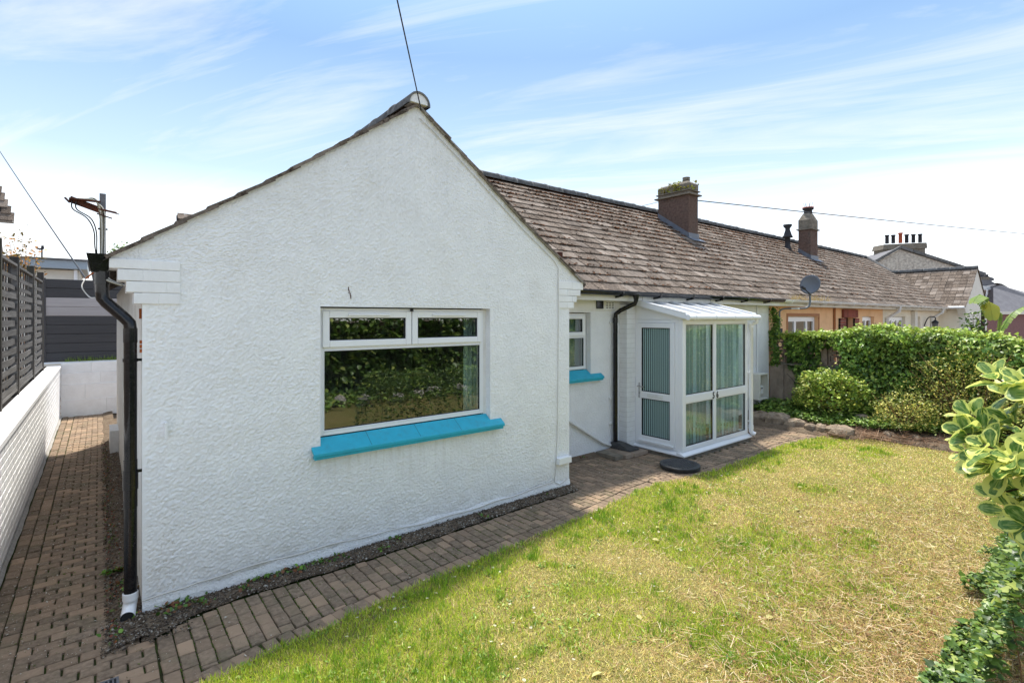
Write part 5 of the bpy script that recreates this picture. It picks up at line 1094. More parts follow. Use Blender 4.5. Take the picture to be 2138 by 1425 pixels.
# ================================================================ GARDEN WALL, IVY, SHRUBS
GWX = 11.12
GW = thing('garden_wall', 'old tan garden wall topped with pierced screen blocks, mostly hidden by ivy', 'wall', (GWX, -1, 0))
box('wall', 'tan_render', GW, GWX, GWX+.16, -6, .80, -.05, 1.02); box('pier', 'tan_render', GW, GWX-.08, GWX-.002, .52, .80, -.05, 1.02, bevel=.01)
box('ledge', 'concrete_old', GW, GWX-.04, GWX+.20, -6, .80, 1.022, 1.06)
def ring_block(y, z, s_=.25):
    mb = MB(); t = .028; x0, x1 = GWX+.03, GWX+.12
    mb.box(x0, x1, y, y+s_, z, z+t).box(x0, x1, y, y+s_, z+s_-t, z+s_).box(x0, x1, y, y+t, z+t, z+s_-t).box(x0, x1, y+s_-t, y+s_, z+t, z+s_-t)
    cy, cz, r = y+s_/2, z+s_/2, s_*.33; n = 18; v = []
    for k in range(n):
        a = 2*math.pi*k/n
        for rr, x in ((r, x0+.004), (r-.03, x0+.004), (r-.03, x1-.004), (r, x1-.004)): v.append((x, cy+rr*math.cos(a), cz+rr*math.sin(a)))
    mb.add(v, [(4*k+j, 4*k+(j+1) % 4, 4*((k+1) % n)+(j+1) % 4, 4*((k+1) % n)+j) for k in range(n) for j in range(4)])
    for sy in (-1, 1):
        for sz in (-1, 1):
            c = Vector((0, cy+sy*r*.72, cz+sz*r*.72)); e = Vector((0, cy+sy*(s_/2-.02), cz+sz*(s_/2-.02))); p_ = Vector((0, -sz, sy)).normalized()*.014
            mb.add([(x, (q+w_*p_).y, (q+w_*p_).z) for x in (x0+.004, x1-.004) for q, w_ in ((c, 1), (c, -1), (e, -1), (e, 1))], [(0, 1, 2, 3), (4, 7, 6, 5), (0, 4, 5, 1), (1, 5, 6, 2), (2, 6, 7, 3), (3, 7, 4, 0)])
    return mb.build('screen_block', 'block_tan', GW)
y = .52
for k in range(11):
    for z in (1.063, 1.318): ring_block(y, z)
    y -= .262 if k != 2 else .556
box('coping', 'block_tan', GW, GWX, GWX+.16, -2.2, .80, 1.572, 1.60, bevel=.01); box('pier', 'block_tan', GW, GWX, GWX+.15, -.295, -.19, 1.0635, 1.571)

GREENS = np.array([[.105, .19, .035], [.17, .28, .045], [.27, .37, .07], [.06, .115, .025], [.40, .46, .11]])
def leafcol(n, w, lo=.75, hi=1.25):
    c = GREENS[RNG.choice(len(GREENS), n, p=w)]; return c*RNG.uniform(lo, hi, (n, 1))
IVY_V = [(0, 0, 0), (-.05, -.38, .02), (.35, -.52, .06), (.52, -.25, .03), (1.0, 0, -.12), (.52, .25, .03), (.35, .52, .06), (-.05, .38, .02), (.3, 0, -.04)]
IVY_F = [(0, 1, 8), (1, 2, 8), (2, 3, 8), (3, 4, 8), (4, 5, 8), (5, 6, 8), (6, 7, 8), (7, 0, 8)]
IV = thing('ivy_hedge', 'thick green ivy swathing the garden wall from the house to the right edge', 'ivy', (GWX, -1.5, 0))
def top_z(y): return np.interp(y, [-5.2, -3.2, -2.2, -1.2, -.3, .8], [1.50, 1.60, 1.76, 1.83, 1.66, 1.62])+.09*(noise2(y+9, y*0+3, 2.6, 4)-.5)
def bulge(y, z): return .06+.28*np.clip((-y-.1)/.9, 0, 1)*(.45+.55*np.sin(np.clip(z/1.9, 0, 1)*2.6))+(.26*(noise2(y+20, z+20, 2.2, 8)-.45)+.14*(noise2(y+20, z+20, 6.5, 81)-.5))*np.clip(.3-y, .25, 1)
n = 27000; y = RNG.uniform(-5.2, .78, n); z = RNG.uniform(.02, 2.1, n); keep = z < top_z(y)
# bare patches: pier foot, pierced blocks
keep &= ~((y > .30) & (z < 1.15+.3*noise2(y*2+5, z*2+5, 4, 2))); keep &= ~((y > -.1) & (z < 1.12-1.75*(.62-y)+.2*noise2(y+5, z+5, 5, 3)))
hole_n = noise2(y+30, z+30, 3.0, 12)
keep &= ~((np.hypot((y+.38)/.21, (z-1.24)/.24) < .75+.6*noise2(y*3, z*3, 3, 91))); keep &= ~((y > .50) & (z > 1.12) & (z < 1.62)); keep &= ~((y > -.35) & (z > 1.05) & (z < 1.62) & (hole_n > .66))
y, z = y[keep], z[keep]; n = len(y); depth = RNG.random(n)**1.6
x = GWX-bulge(y, z)*(1-depth*.75)-.015; pos = np.stack([x, y, z], -1)
az = math.pi+RNG.normal(0, .7, n); tilt = RNG.normal(-.75, .45, n); roll = RNG.normal(0, .6, n)
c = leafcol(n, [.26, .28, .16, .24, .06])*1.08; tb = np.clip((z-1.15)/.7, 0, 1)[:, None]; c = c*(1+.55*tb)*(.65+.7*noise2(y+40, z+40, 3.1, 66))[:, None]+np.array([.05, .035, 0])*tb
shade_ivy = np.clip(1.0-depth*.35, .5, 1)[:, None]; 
order = np.argsort(((pos-np.array(CAM))**2).sum(1)); front = [i for i in order if depth[i] < .35][:240]; fs = set(front); rest = np.array([i for i in range(n) if i not in fs])
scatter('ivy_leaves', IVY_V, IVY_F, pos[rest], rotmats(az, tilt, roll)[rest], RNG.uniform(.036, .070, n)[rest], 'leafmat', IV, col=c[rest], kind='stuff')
IVM = []
for cc in ([.12, .25, .05], [.18, .34, .06], [.27, .44, .09]):
    me = bpy.data.meshes.new('leaf'); me.from_pydata(IVY_V, [], IVY_F); a = me.attributes.new('col', 'FLOAT_COLOR', 'POINT'); a.data.foreach_set('color', np.tile([*cc, 1], (9, 1)).astype(np.float32).ravel()); me.materials.append(MATS['leafmat']); IVM.append(me)
RR = rotmats(az, tilt, roll)
for i in front: place('leaf', random.choice(IVM), None, IV, Matrix.Translation(pos[i]) @ Matrix(RR[i].tolist()).to_4x4() @ Matrix.Scale(random.uniform(.05, .075), 4))
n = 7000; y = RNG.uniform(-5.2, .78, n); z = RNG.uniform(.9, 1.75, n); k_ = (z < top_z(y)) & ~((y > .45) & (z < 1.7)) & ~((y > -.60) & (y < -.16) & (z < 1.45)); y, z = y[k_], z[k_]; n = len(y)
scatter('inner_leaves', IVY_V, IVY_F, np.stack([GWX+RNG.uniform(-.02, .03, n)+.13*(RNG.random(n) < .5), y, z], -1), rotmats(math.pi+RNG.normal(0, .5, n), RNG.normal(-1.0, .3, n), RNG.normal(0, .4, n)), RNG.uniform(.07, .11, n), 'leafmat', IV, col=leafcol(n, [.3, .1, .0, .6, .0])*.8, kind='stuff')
# tufted top and the far side
n = 5200; y = RNG.uniform(-5.2, .75, n); tz = top_z(y); x = GWX+RNG.uniform(-.28, .34, n)*np.clip((.9-y)*.9, .35, 1); z = tz+RNG.normal(.0, .035, n)+.05*(noise2(x*3+9, y+7, 5, 6)-.3)
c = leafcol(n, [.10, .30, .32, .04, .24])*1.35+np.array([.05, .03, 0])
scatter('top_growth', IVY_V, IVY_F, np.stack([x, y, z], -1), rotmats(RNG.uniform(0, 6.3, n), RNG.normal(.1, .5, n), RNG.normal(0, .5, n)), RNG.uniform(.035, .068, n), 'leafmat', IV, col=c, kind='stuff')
# dark inner mass: old stems and dead leaves behind the leaf skin
mb = MB()
for k in range(150):
    y0 = random.uniform(-5, .3); z0 = random.uniform(.1, 1.0); mb.tube(curve([(GWX-.03, y0, z0), (GWX-random.uniform(.03, .2), y0+random.uniform(-.3, .3), z0+random.uniform(-.2, .3)), (GWX-random.uniform(.05, .3), y0+random.uniform(-.5, .5), z0+random.uniform(-.1, .5))], 3), random.uniform(.003, .008), 5)
mb.build('stems', 'bark', IV, kind='stuff')
n = 900; a_ = RNG.random(n); zz_ = 1.0+a_*1.25; yy_ = .70+RNG.normal(0, .05, n)+.04*np.sin(zz_*9); pos = np.stack([GWX-.05-RNG.random(n)*.06+(.0 if True else 0), yy_, zz_], -1)
scatter('climbing_strand', IVY_V, IVY_F, pos, rotmats(RNG.normal(-2.0, .6, n), RNG.normal(-.9, .4, n), RNG.normal(0, .5, n)), RNG.uniform(.03, .06, n), 'leafmat', IV, col=leafcol(n, [.3, .35, .15, .15, .05]), kind='stuff')

def bush(name, label, cat, cx, cy, rx, ry, z0, z1, n, size, w, tint=(1, 1, 1), shape='ivy', stems=18, stem_m='twig', flat=.0, seed=1, group=None, density=.35):
    t = thing(name, label, cat, (cx, cy, 0), group=group); r = np.random.default_rng(seed)
    th = r.uniform(0, 2*math.pi, n); ph = np.arccos(r.uniform(-.35, 1, n)); rr = 1-density*r.random(n)**1.5
    rr = rr*(1+.42*(noise2(th*1.3+9, ph*1.6+4, 2.3, seed)-.5)+.26*(noise2(th*4+9, ph*4+4, 2.3, seed+1)-.5))*np.where(r.random(n) < .05, r.uniform(1, 1.22, n), 1)
    x = cx+rx*rr*np.sin(ph)*np.cos(th); y = cy+ry*rr*np.sin(ph)*np.sin(th); zm = z0+(z1-z0)*.35; z = zm+np.where(np.cos(ph) > 0, (z1-zm), (zm-z0)*1.6)*rr*np.cos(ph)
    az = th+r.normal(0, .8, n); tilt = r.normal(.25, .5, n)*(1-flat); roll = r.normal(0, .6, n)
    c = leafcol(n, w)*np.array(tint)*(.70+.6*noise2(th*2+3, ph*2+8, 2.0, seed+5))[:, None]
    V, F = (IVY_V, IVY_F) if shape == 'ivy' else ((LEAF_V, LEAF_F) if shape == 'leaf' else (KITE_V, KITE_F))
    scatter('foliage', V, F, np.stack([x, y, z], -1), rotmats(az, tilt, roll), r.uniform(size*.6, size*1.3, n), 'leafmat', t, col=c, kind='stuff')
    mb = MB()
    for k in range(stems):
        a = random.uniform(0, 6.3); q = random.uniform(.35, .95); h = random.uniform(.4, .95)
        mb.tube(curve([(cx+random.uniform(-.07, .07), cy+random.uniform(-.07, .07), 0), (cx+rx*q*.35*math.cos(a), cy+ry*q*.35*math.sin(a), (z0+(z1-z0)*h)*.45), (cx+rx*q*math.cos(a), cy+ry*q*math.sin(a), z0+(z1-z0)*h)], 3), .008, 5, taper=.003)
    mb.build('branches', stem_m, t)
    return t
bush('round_shrub', 'rounded green shrub with reddish stems in front of the ivy, near the porch', 'shrub', 10.50, -.58, .44, .66, .20, 1.04, 5600, .044, [.2, .3, .28, .08, .14], (1.6, 1.4, 1.4), 'leaf', 26, seed=3)
bush('twiggy_shrub', 'tall loose twiggy shrub with small olive leaves between ivy and the variegated bush', 'shrub', 10.75, -2.55, .62, .85, .1, 1.60, 8500, .036, [.25, .2, .25, .1, .2], (2.1, 1.5, 1.9), 'kite', 60, seed=5, density=.6)
bush('twiggy_shrub', 'lower spreading twiggy shrub at the foot of the ivy, right of the round shrub', 'shrub', 10.35, -1.75, .45, .50, .05, .78, 3800, .034, [.25, .2, .25, .1, .2], (2.1, 1.5, 1.9), 'kite', 34, seed=6, density=.6)
bush('twiggy_shrub', 'twiggy shrub half hidden behind the large variegated leaves', 'shrub', 10.3, -3.7, .9, .8, .05, 1.35, 6500, .036, [.25, .2, .25, .1, .2], (2.0, 1.5, 1.9), 'kite', 44, seed=8, density=.6)

# raised bed: soil, ground cover, stones
def bed_z(x, y): return .05+.16*np.clip((x-9.7)/.9, 0, 1)+.05*noise2(x+4, y+4, 2, 7)
bx, by = np.linspace(9.35, 11.1, 22), np.linspace(-6, .8, 70); V = []; F = []
for i, a in enumerate(bx):
    for j, b in enumerate(by): V.append((a+(.35 if b < -1.3 else 0)*(1-i/21), b, float(bed_z(a, b))-(.09 if i == 0 else 0)))
for i in range(21):
    for j in range(69): F.append((i*70+j, (i+1)*70+j, (i+1)*70+j+1, i*70+j+1))
fastmesh('flower_bed', np.array(V), np.array(F), 'soil', smooth=True, kind='structure')
n = 11000; y = RNG.uniform(-4.5, .72, n); xl = np.interp(y, [-4.5, -3, -2.4, -1.3, -.7, .3, .8], [9.7, 9.8, 10.25, 9.85, 9.75, 9.95, 10.05]); x = xl+.02+(11.05-xl)*RNG.random(n)**1.15
m_ = noise2(x+3, y+3, 2.8, 14) > .22; x, y = x[m_], y[m_]; n = len(x); z = bed_z(x, y)+RNG.uniform(.02, .11, n)
scatter('ground_ivy', IVY_V, IVY_F, np.stack([x, y, z], -1), rotmats(RNG.uniform(0, 6.3, n), RNG.normal(.1, .35, n), RNG.normal(0, .35, n)), RNG.uniform(.03, .065, n), 'leafmat', col=leafcol(n, [.30, .30, .20, .14, .06])*1.1, kind='stuff', label='low green ivy covering the flower bed between the stones and the wall')
n = 4200; y = RNG.uniform(-4.5, -.9, n); x = np.interp(y, [-4.5, -3, -2.4, -1.3, -.9], [9.6, 9.7, 10.15, 9.7, 9.6])+RNG.normal(.05, .22, n); z = .02+RNG.random(n)*.10
STR_V = [(0, -.5, 0), (0, .5, 0), (1, .4, 0), (1, -.4, 0)]; STR_F = [(0, 1, 2), (0, 2, 3)]
def straw(name, x, y, z, ln, wd, cols, parent=None, **k):
    n = len(x); c = np.array(cols)[RNG.integers(0, len(cols), n)]*RNG.uniform(.7, 1.25, (n, 1))
    return scatter(name, STR_V, STR_F, np.stack([x, y, z], -1), rotmats(RNG.uniform(0, 6.3, n), RNG.normal(.08, .22, n), RNG.uniform(-.8, .8, n)), np.stack([RNG.uniform(*ln, n), RNG.uniform(*wd, n), np.ones(n)], -1), 'grass', parent, col=c, kind='stuff', **k)
straw('dead_twigs', x, y, z, (.06, .28), (.003, .008), [[.30, .17, .10], [.42, .28, .18], [.20, .11, .07]], label='brown dead twigs and straw along the edge of the flower bed')
rocks = [((9.80, .42), .20, .17, .13, 'brown edging stone half behind the porch corner'), ((9.66, .04), .24, .17, .17, 'large rounded speckled edging stone beside the brick paving'), ((9.62, -.30), .19, .13, .13, 'flat brown edging stone with ivy on top, left of the small grey pair'),
         ((9.52, -.60), .11, .09, .11, 'small pale pinkish edging stone at the bend of the paving'), ((9.55, -.76), .12, .10, .12, 'small round grey edging stone next to the biggest slab'), ((9.60, -1.02), .27, .22, .13, 'biggest flat brown slab of stone at the corner of the lawn'),
         ((9.98, -1.62), .15, .10, .09, 'low grey stone at the far edge of the lawn, first after the big slab'), ((10.10, -1.95), .17, .09, .08, 'low flat stone at the far edge of the dry lawn'), ((10.15, -2.25), .14, .09, .07, 'thin dark stone at the far lawn edge, under the twigs'), ((10.02, -2.65), .17, .10, .08, 'low brown stone beside the variegated bush'), ((10.30, -1.15), .13, .12, .13, 'rounded brown stone standing up out of the ground ivy')]
def rock_mesh(sx, sy, sz, seed):
    r = random.Random(seed); v = []; f = []; nu, nv = 12, 6
    for j in range(nv+1):
        for i in range(nu):
            a = 2*math.pi*i/nu; p_ = math.pi*j/nv; q = Vector((math.sin(p_)*math.cos(a), math.sin(p_)*math.sin(a), math.cos(p_))); q = Vector([math.copysign(abs(t)**.78, t) for t in q]); k = 1+r.uniform(-.13, .13) if 0 < j < nv else 1
            v.append((q.x*sx*k, q.y*sy*k, q.z*sz*(1+r.uniform(-.08, .08))))
    for j in range(nv): f += [(j*nu+i, j*nu+(i+1) % nu, (j+1)*nu+(i+1) % nu, (j+1)*nu+i) for i in range(nu)]
    return MB().add(v, f)
for i, ((x, y), sx, sy, sz, lb) in enumerate(rocks):
    o = rock_mesh(sx, sy, sz, i+3).build('rock', 'rock', label=lb, cat='stone', group='edging stones round the flower bed', bevel=.008); o.location = (x, y, .02+sz*.35+(.12 if 'standing' in lb else 0)); o.rotation_euler = (random.uniform(-.15, .15), random.uniform(-.12, .12), random.uniform(-.6, .6)+(-1.2 if i < 3 else 1.2))

# banana plant beyond the hedge
BP = thing('banana_plant', 'young banana plant with torn yellow green leaves rising behind the ivy', 'plant', (20.3, -1.4, 0))
bq = cw(2052, 664, 15.5)
MB().tube([(bq.x, bq.y, 0), (bq.x, bq.y, bq.z-.2), (bq.x-.02, bq.y, bq.z+.40)], .07, 8, taper=.03).build('stem', 'bark', BP)
def banana_leaf(a, mid, tip, wid, m, torn=True, fold=.5):
    C_ = curve([a, mid, tip], 9); mb = MB(); n = len(C_)
    for i in range(n-1):
        t0, t1 = i/(n-1), (i+1)/(n-1); w0, w1 = wid*math.sin(math.pi*(t0*.9+.06))**.7, wid*math.sin(math.pi*(t1*.9+.06))**.7
        d = (C_[i+1]-C_[i]).normalized(); s_ = d.cross(UPV).normalized(); g_ = random.uniform(.75, 1.0) if torn else 1
        for sg in (-1, 1):
            e0 = C_[i]+s_*sg*w0*g_-UPV*w0*fold; e1 = C_[i]+(C_[i+1]-C_[i])*(.82 if torn else 1)+s_*sg*w1*g_-UPV*w1*fold; mb.add([C_[i], C_[i]+(C_[i+1]-C_[i]), e1, e0], [(0, 1, 2, 3)])
    mb.tube(C_, .012, 5, taper=.004); return mb.build('leaf', m, BP)
mat('banana_green', (.16, .30, .05), (.30, .38, .07), rough=.45, nscale=5, transl=.35); mat('banana_yellow', (.50, .46, .05), (.38, .42, .06), rough=.5, nscale=4, transl=.4)
T0 = Vector((bq.x, bq.y, bq.z+.30))
banana_leaf(T0, T0+Rv*-.08+UPV*.42, T0+Rv*-.40+UPV*.16-Fv*.1, .24, 'banana_green', False)
banana_leaf(T0, T0+Rv*.10+UPV*.20-Fv*.1, T0+Rv*.02-UPV*.35-Fv*.3, .24, 'banana_yellow', False)
banana_leaf(T0-UPV*.3, T0+Rv*.5-UPV*.10, T0+Rv*.46-UPV*.75, .10, 'banana_green')
banana_leaf(T0-UPV*.75+Rv*.5, T0+Rv*.95-UPV*.10, T0+Rv*1.65+UPV*.18, .16, 'banana_green')
# spindly bush near it
bush('thin_shrub', 'thin dark leaved shrub left of the banana plant behind the hedge', 'shrub', 20.1, -1.1, .28, .28, 1.1, 2.25, 260, .09, [.3, .1, .1, .5, 0], (1, 1, 1), 'leaf', 12, seed=21, density=.7)

# autumnal shrub and small tree on the left
bush('bronze_shrub', 'sparse bronze leaved shrub showing above the woven fence', 'shrub', -1.52, 10.2, .42, .5, 2.6, 3.80, 520, .07, [.2, .2, .2, .2, .2], (1.8, .72, .8), 'kite', 26, seed=31, density=.85)
tq = cw(252, 520, 22)
TR = bush('garden_tree', 'leafy tree top just showing over the left eaves', 'tree', tq.x, tq.y, .5, .5, tq.z-1.3, tq.z+.25, 900, .10, [.4, .3, .2, .1, 0], (1, 1, 1), 'leaf', 12, seed=33, density=.8)

# ---- big variegated shrub close to the camera
gc_ = CAM+Fv*1.58+Rv*1.97; gc_.z = 1.57
GS = thing('variegated_shrub', 'glossy yellow edged variegated shrub leaning in from the right edge', 'shrub', (gc_.x, gc_.y, 0))
def broad_leaf(seed):
    r = random.Random(seed); nu, nv = 8, 6; v = []; f = []; uv = []; cup = r.uniform(.1, .45); droop = r.uniform(.02, .35); wav = r.uniform(.0, .06); wid = r.uniform(.36, .46)
    for i in range(nu+1):
        t = i/nu; w_ = wid*(math.sin(math.pi*min(1, t*.92+.03)**1.25)**.62)*(1 if t < .99 else .35) if t > 0 else .035
        for j in range(-nv//2, nv//2+1):
            s_ = j/(nv/2); v.append((t, s_*w_, cup*w_*s_*s_-droop*t*t*.8+wav*math.sin(t*9+s_*3)*abs(s_))); uv.append((max(abs(s_), (t-.80)*4.2 if t > .8 else 0), t+seed))
    m_ = nv+1
    for i in range(nu):
        for j in range(nv): f.append((i*m_+j, (i+1)*m_+j, (i+1)*m_+j+1, i*m_+j+1))
    me = bpy.data.meshes.new('leaf'); me.from_pydata(v, [], f); l_ = me.uv_layers.new(name='UVMap')
    for lp in me.loops: l_.data[lp.index].uv = uv[lp.vertex_index]
    me.polygons.foreach_set('use_smooth', [True]*len(f)); me.materials.append(MATS['variegated']); return me
BLF = [broad_leaf(i) for i in range(9)]
def join_leaves(name, items, parent):
    V, F, U, b = [], [], [], 0
    for me, M_ in items:
        n = len(me.vertices); co = np.empty(n*3); me.vertices.foreach_get('co', co); A = np.array(M_); V.append(co.reshape(-1, 3)@A[:3, :3].T+A[:3, 3]); F += [tuple(b+i for i in p.vertices) for p in me.polygons]
        uv = np.empty(len(me.loops)*2); me.uv_layers[0].data.foreach_get('uv', uv); uv = uv.reshape(-1, 2).copy(); uv[:, 1] += random.uniform(0, 40); U.append(uv); b += n
    me = bpy.data.meshes.new(name); me.from_pydata(np.concatenate(V).tolist(), [], F); l_ = me.uv_layers.new(name='UVMap'); l_.data.foreach_set('uv', np.concatenate(U).ravel()); me.polygons.foreach_set('use_smooth', [True]*len(F)); me.materials.append(MATS['variegated'])
    o = bpy.data.objects.new(name, me); COL.objects.link(o); o.parent = parent; o.matrix_parent_inverse = wm(parent).inverted(); return tag(o, kind='stuff')
extra = []
rg = random.Random(5); nleaf = 0
side = []
for k in range(400):
    if nleaf > 1300: break
    a = rg.uniform(0, 2*math.pi); cz = rg.uniform(-.85, .98); s_ = math.sqrt(1-cz*cz); d_ = Vector((math.cos(a)*s_, math.sin(a)*s_, cz))
    toward = d_.dot(-Rv)*.8+d_.dot(-Fv)*.6
    if toward < .38: continue
    tip = gc_+Vector((d_.x*.50, d_.y*.50, d_.z*.37))*rg.uniform(.72, 1.05)
    base = gc_.lerp(tip, rg.uniform(.05, .3))-Vector((0, 0, rg.uniform(.0, .08)))
    MB().tube(curve([base, base.lerp(tip, .5)+Vector((0, 0, rg.uniform(-.05, .03))), tip], 4), .005, 6, taper=.003).build('twig', 'bark', GS)
    out_ = (tip-base).normalized(); out_ = (out_+Vector((0, 0, .35))).normalized()
    nl = rg.randint(5, 8); ax1 = out_.cross(UPV).normalized(); ax2 = out_.cross(ax1)
    for q in range(nl):
        ph = q*2.4+rg.uniform(-.3, .3); open_ = lerp(.45, 1.25, q/(nl-1)); dirL = (out_*math.cos(open_)+(ax1*math.cos(ph)+ax2*math.sin(ph))*math.sin(open_)).normalized()
        nrm = (out_-dirL*out_.dot(dirL)).normalized(); nrm = (nrm+Vector((0, 0, .25))); nrm = (nrm-dirL*nrm.dot(dirL)).normalized(); yv = nrm.cross(dirL)
        M_ = Matrix.Translation(tip-out_*(.012*q)+dirL*.006) @ Matrix((dirL, yv, nrm)).transposed().to_4x4() @ Matrix.Rotation(rg.uniform(-.4, .4), 4, 'X') @ Matrix.Scale(rg.uniform(.056, .094)*(1.0 if q else .7), 4)
        if nleaf < 299: place('leaf', rg.choice(BLF), None, GS, M_)
        else: extra.append((rg.choice(BLF), M_))
        nleaf += 1
join_leaves('leaves', extra, GS)
for k in range(5):
    a = rg.uniform(0, 6.3); MB().tube(curve([(gc_.x+.05*math.cos(a), gc_.y+.05*math.sin(a), 0), (gc_.x+.12*math.cos(a), gc_.y+.12*math.sin(a), .7), (gc_.x+.3*math.cos(a), gc_.y+.25*math.sin(a), 1.4)], 5), .013, 7, taper=.006).build('stem', 'bark', GS)

# ---- hedge and stones on the road side of the garden (seen only as reflections in the glass)
RH = thing('road_hedge', 'dark hedge along the front of the garden, mirrored in the gable window', 'hedge', (5, -8.6, 0))
n = 14000; x = RNG.uniform(-3, 16, n); z = RNG.uniform(0, 2.25, n); y = -8.2-.5*noise2(x+9, z+9, 1.6, 17)-.25*RNG.random(n)-.25*z/2; z = z*(.9+.15*noise2(x+3, x*0, 1.1, 18))
scatter('foliage', LEAF_V, LEAF_F, np.stack([x, y, z], -1), rotmats(1.57+RNG.normal(0, .8, n), RNG.normal(-.3, .6, n), RNG.normal(0, .6, n)), RNG.uniform(.09, .18, n), 'leafmat', RH, col=leafcol(n, [.35, .25, .12, .2, .08]), kind='stuff')
box('inner_growth', 'bark', RH, -3, 16, -9.2, -8.95, 0, 1.9)
n = 5200; x = RNG.uniform(0, 14, n); y = -6.35-RNG.random(n)**.6*1.9; scatter('low_plants', IVY_V, IVY_F, np.stack([x, y, .05+(.10+.3*np.clip((-6.9-y), 0, 1))*noise2(x, y+20, 1.5, 19)*1.6], -1), rotmats(RNG.uniform(0, 6.3, n), RNG.normal(0, .4, n), RNG.normal(0, .4, n)), RNG.uniform(.08, .14, n), 'leafmat', RH, col=leafcol(n, [.2, .4, .2, .1, .1]), kind='stuff')
mat('rock_pale', (.52, .47, .42), (.34, .30, .26), rough=.95, nscale=8, bump=1, bscale=20, bdist=.03)
for i in range(9):
    o = rock_mesh(random.uniform(.11, .22), random.uniform(.1, .16), random.uniform(.12, .19), 40+i).build('rock', 'rock_pale', label='pale edging stone below the road hedge, seen only as a reflection in the gable window', cat='stone', group='stones below the road hedge'); o.location = (2.2+i*.62+random.uniform(-.15, .15), -7.0+random.uniform(-.18, .18), .09); o.rotation_euler = (random.uniform(-.4, .4), random.uniform(-.4, .4), random.uniform(0, 6))

# ================================================================ GROUND LITTER AND GRASS
# gravel and earth strip at the wall foot
V = []; F = []
def strip(pts):  # pts: (inner xy, outer xy, z_in, z_out)
    b = len(V)
    for (a, c, z0, z1) in pts:
        for t, zz_ in ((0, z0), (.5, (z0+z1)/2+.008), (1, z1)): V.append((lerp(a[0], c[0], t), lerp(a[1], c[1], t), zz_))
    for i in range(len(pts)-1):
        for j in (0, 1): F.append((b+3*i+j, b+3*i+j+1, b+3*i+4+j, b+3*i+3+j))
w_ = lambda x: grav(x)+.012*math.sin(x*17)
strip([((x, -.0), (x, -w_(x)), .02+.010*x, .004) for x in np.linspace(-.02, 4.16, 60)])
strip([((-.0, y), (-.165-.012*math.sin(y*7)-(.04*(.3-y) if y < .3 else 0), y), .03, .004) for y in np.linspace(-.33, 9.58, 90)])
strip([((x, .805), (x, .805-.10+.02*math.sin(x*9)), .05, .004) for x in np.linspace(4.13, 5.45, 20)])
fastmesh('gravel_bed', np.array(V), np.array(F), 'soil', smooth=True, kind='structure')
OCT_V = [(1, 0, 0), (0, 1, 0), (-1, 0, 0), (0, -1, 0), (0, 0, .7), (0, 0, -.6)]; OCT_F = [(0, 1, 4), (1, 2, 4), (2, 3, 4), (3, 0, 4), (1, 0, 5), (2, 1, 5), (3, 2, 5), (0, 3, 5)]
n = 5600; x = RNG.uniform(-.02, 4.14, n); gw = np.array([grav(float(t)) for t in x]); y = -(gw+.015)*RNG.random(n)**.9; x2 = -.20*RNG.random(3200); y2 = -.35+6.8*RNG.random(3200)**1.4
X = np.concatenate([x, x2, RNG.uniform(-.22, .25, 500)]); Y = np.concatenate([y, y2, RNG.uniform(-.42, -.02, 500)]); n = len(X); sz_ = RNG.uniform(.003, .009, n)*np.where(RNG.random(n) < .06, 1.8, 1)
pal = np.array([[.10, .075, .055], [.16, .13, .10], [.26, .23, .19], [.07, .055, .045], [.42, .39, .34]]); c = pal[RNG.choice(5, n, p=[.34, .26, .16, .18, .06])]*RNG.uniform(.8, 1.2, (n, 1))
scatter('gravel', OCT_V, OCT_F, np.stack([X, Y, .008+(.018+.010*np.clip(X, 0, 4.1))*(1+Y/np.array([grav(float(t)) for t in X])).clip(0, 1)*(X > 0)+.028*(X <= 0)*(1+X/.17).clip(0, 1)+RNG.random(n)*.008], -1), rotmats(RNG.uniform(0, 6, n), RNG.normal(0, .4, n), RNG.normal(0, .4, n)), np.stack([sz_*RNG.uniform(.8, 1.6, n), sz_, sz_*.8], -1), 'stonebit', col=c, kind='stuff', label='brown grey gravel strip along the foot of the white walls')
# weeds in the gravel, red and green
def weeds(name, X, Y, Z, size, cols, label):
    n = len(X); c = np.array(cols)[RNG.integers(0, len(cols), n)]*RNG.uniform(.7, 1.3, (n, 1))
    scatter(name, LEAF_V, LEAF_F, np.stack([X, Y, Z], -1), rotmats(RNG.uniform(0, 6.3, n), RNG.normal(.5, .4, n), RNG.normal(0, .5, n)), RNG.uniform(size*.5, size*1.4, n), 'leafmat', col=c, kind='stuff', label=label)
cxs, cys = [], []
for k in range(60):
    if k < 26: a, b = -.02-.15*random.random(), -.3+6*random.random()**1.3
    elif k < 50: a = random.uniform(0, 4.1)*random.random(); b = -random.uniform(.02, .9)*grav(a)
    else: a, b = random.uniform(4.15, 5.35), .75
    m_ = random.randint(5, 18); cxs += [a+random.gauss(0, .03) for _ in range(m_)]; cys += [b+random.gauss(0, .03) for _ in range(m_)]
weeds('weeds', np.array(cxs), np.minimum(np.array(cys), .78), np.full(len(cxs), .04), .025, [[.10, .22, .03], [.16, .30, .04], [.06, .13, .02], [.20, .08, .03]], 'small green and reddish weeds in the gravel strip')
n = 1500; X = -.02-.17*RNG.random(n); Y = -.3+6.5*RNG.random(n)**1.2
weeds('side_weeds', X, Y, .012+RNG.random(n)*.01, .016, [[.12, .16, .03], [.20, .05, .025], [.28, .10, .04], [.10, .07, .03], [.07, .11, .02]], 'reddish creeping weeds between the side paving and the bungalow')
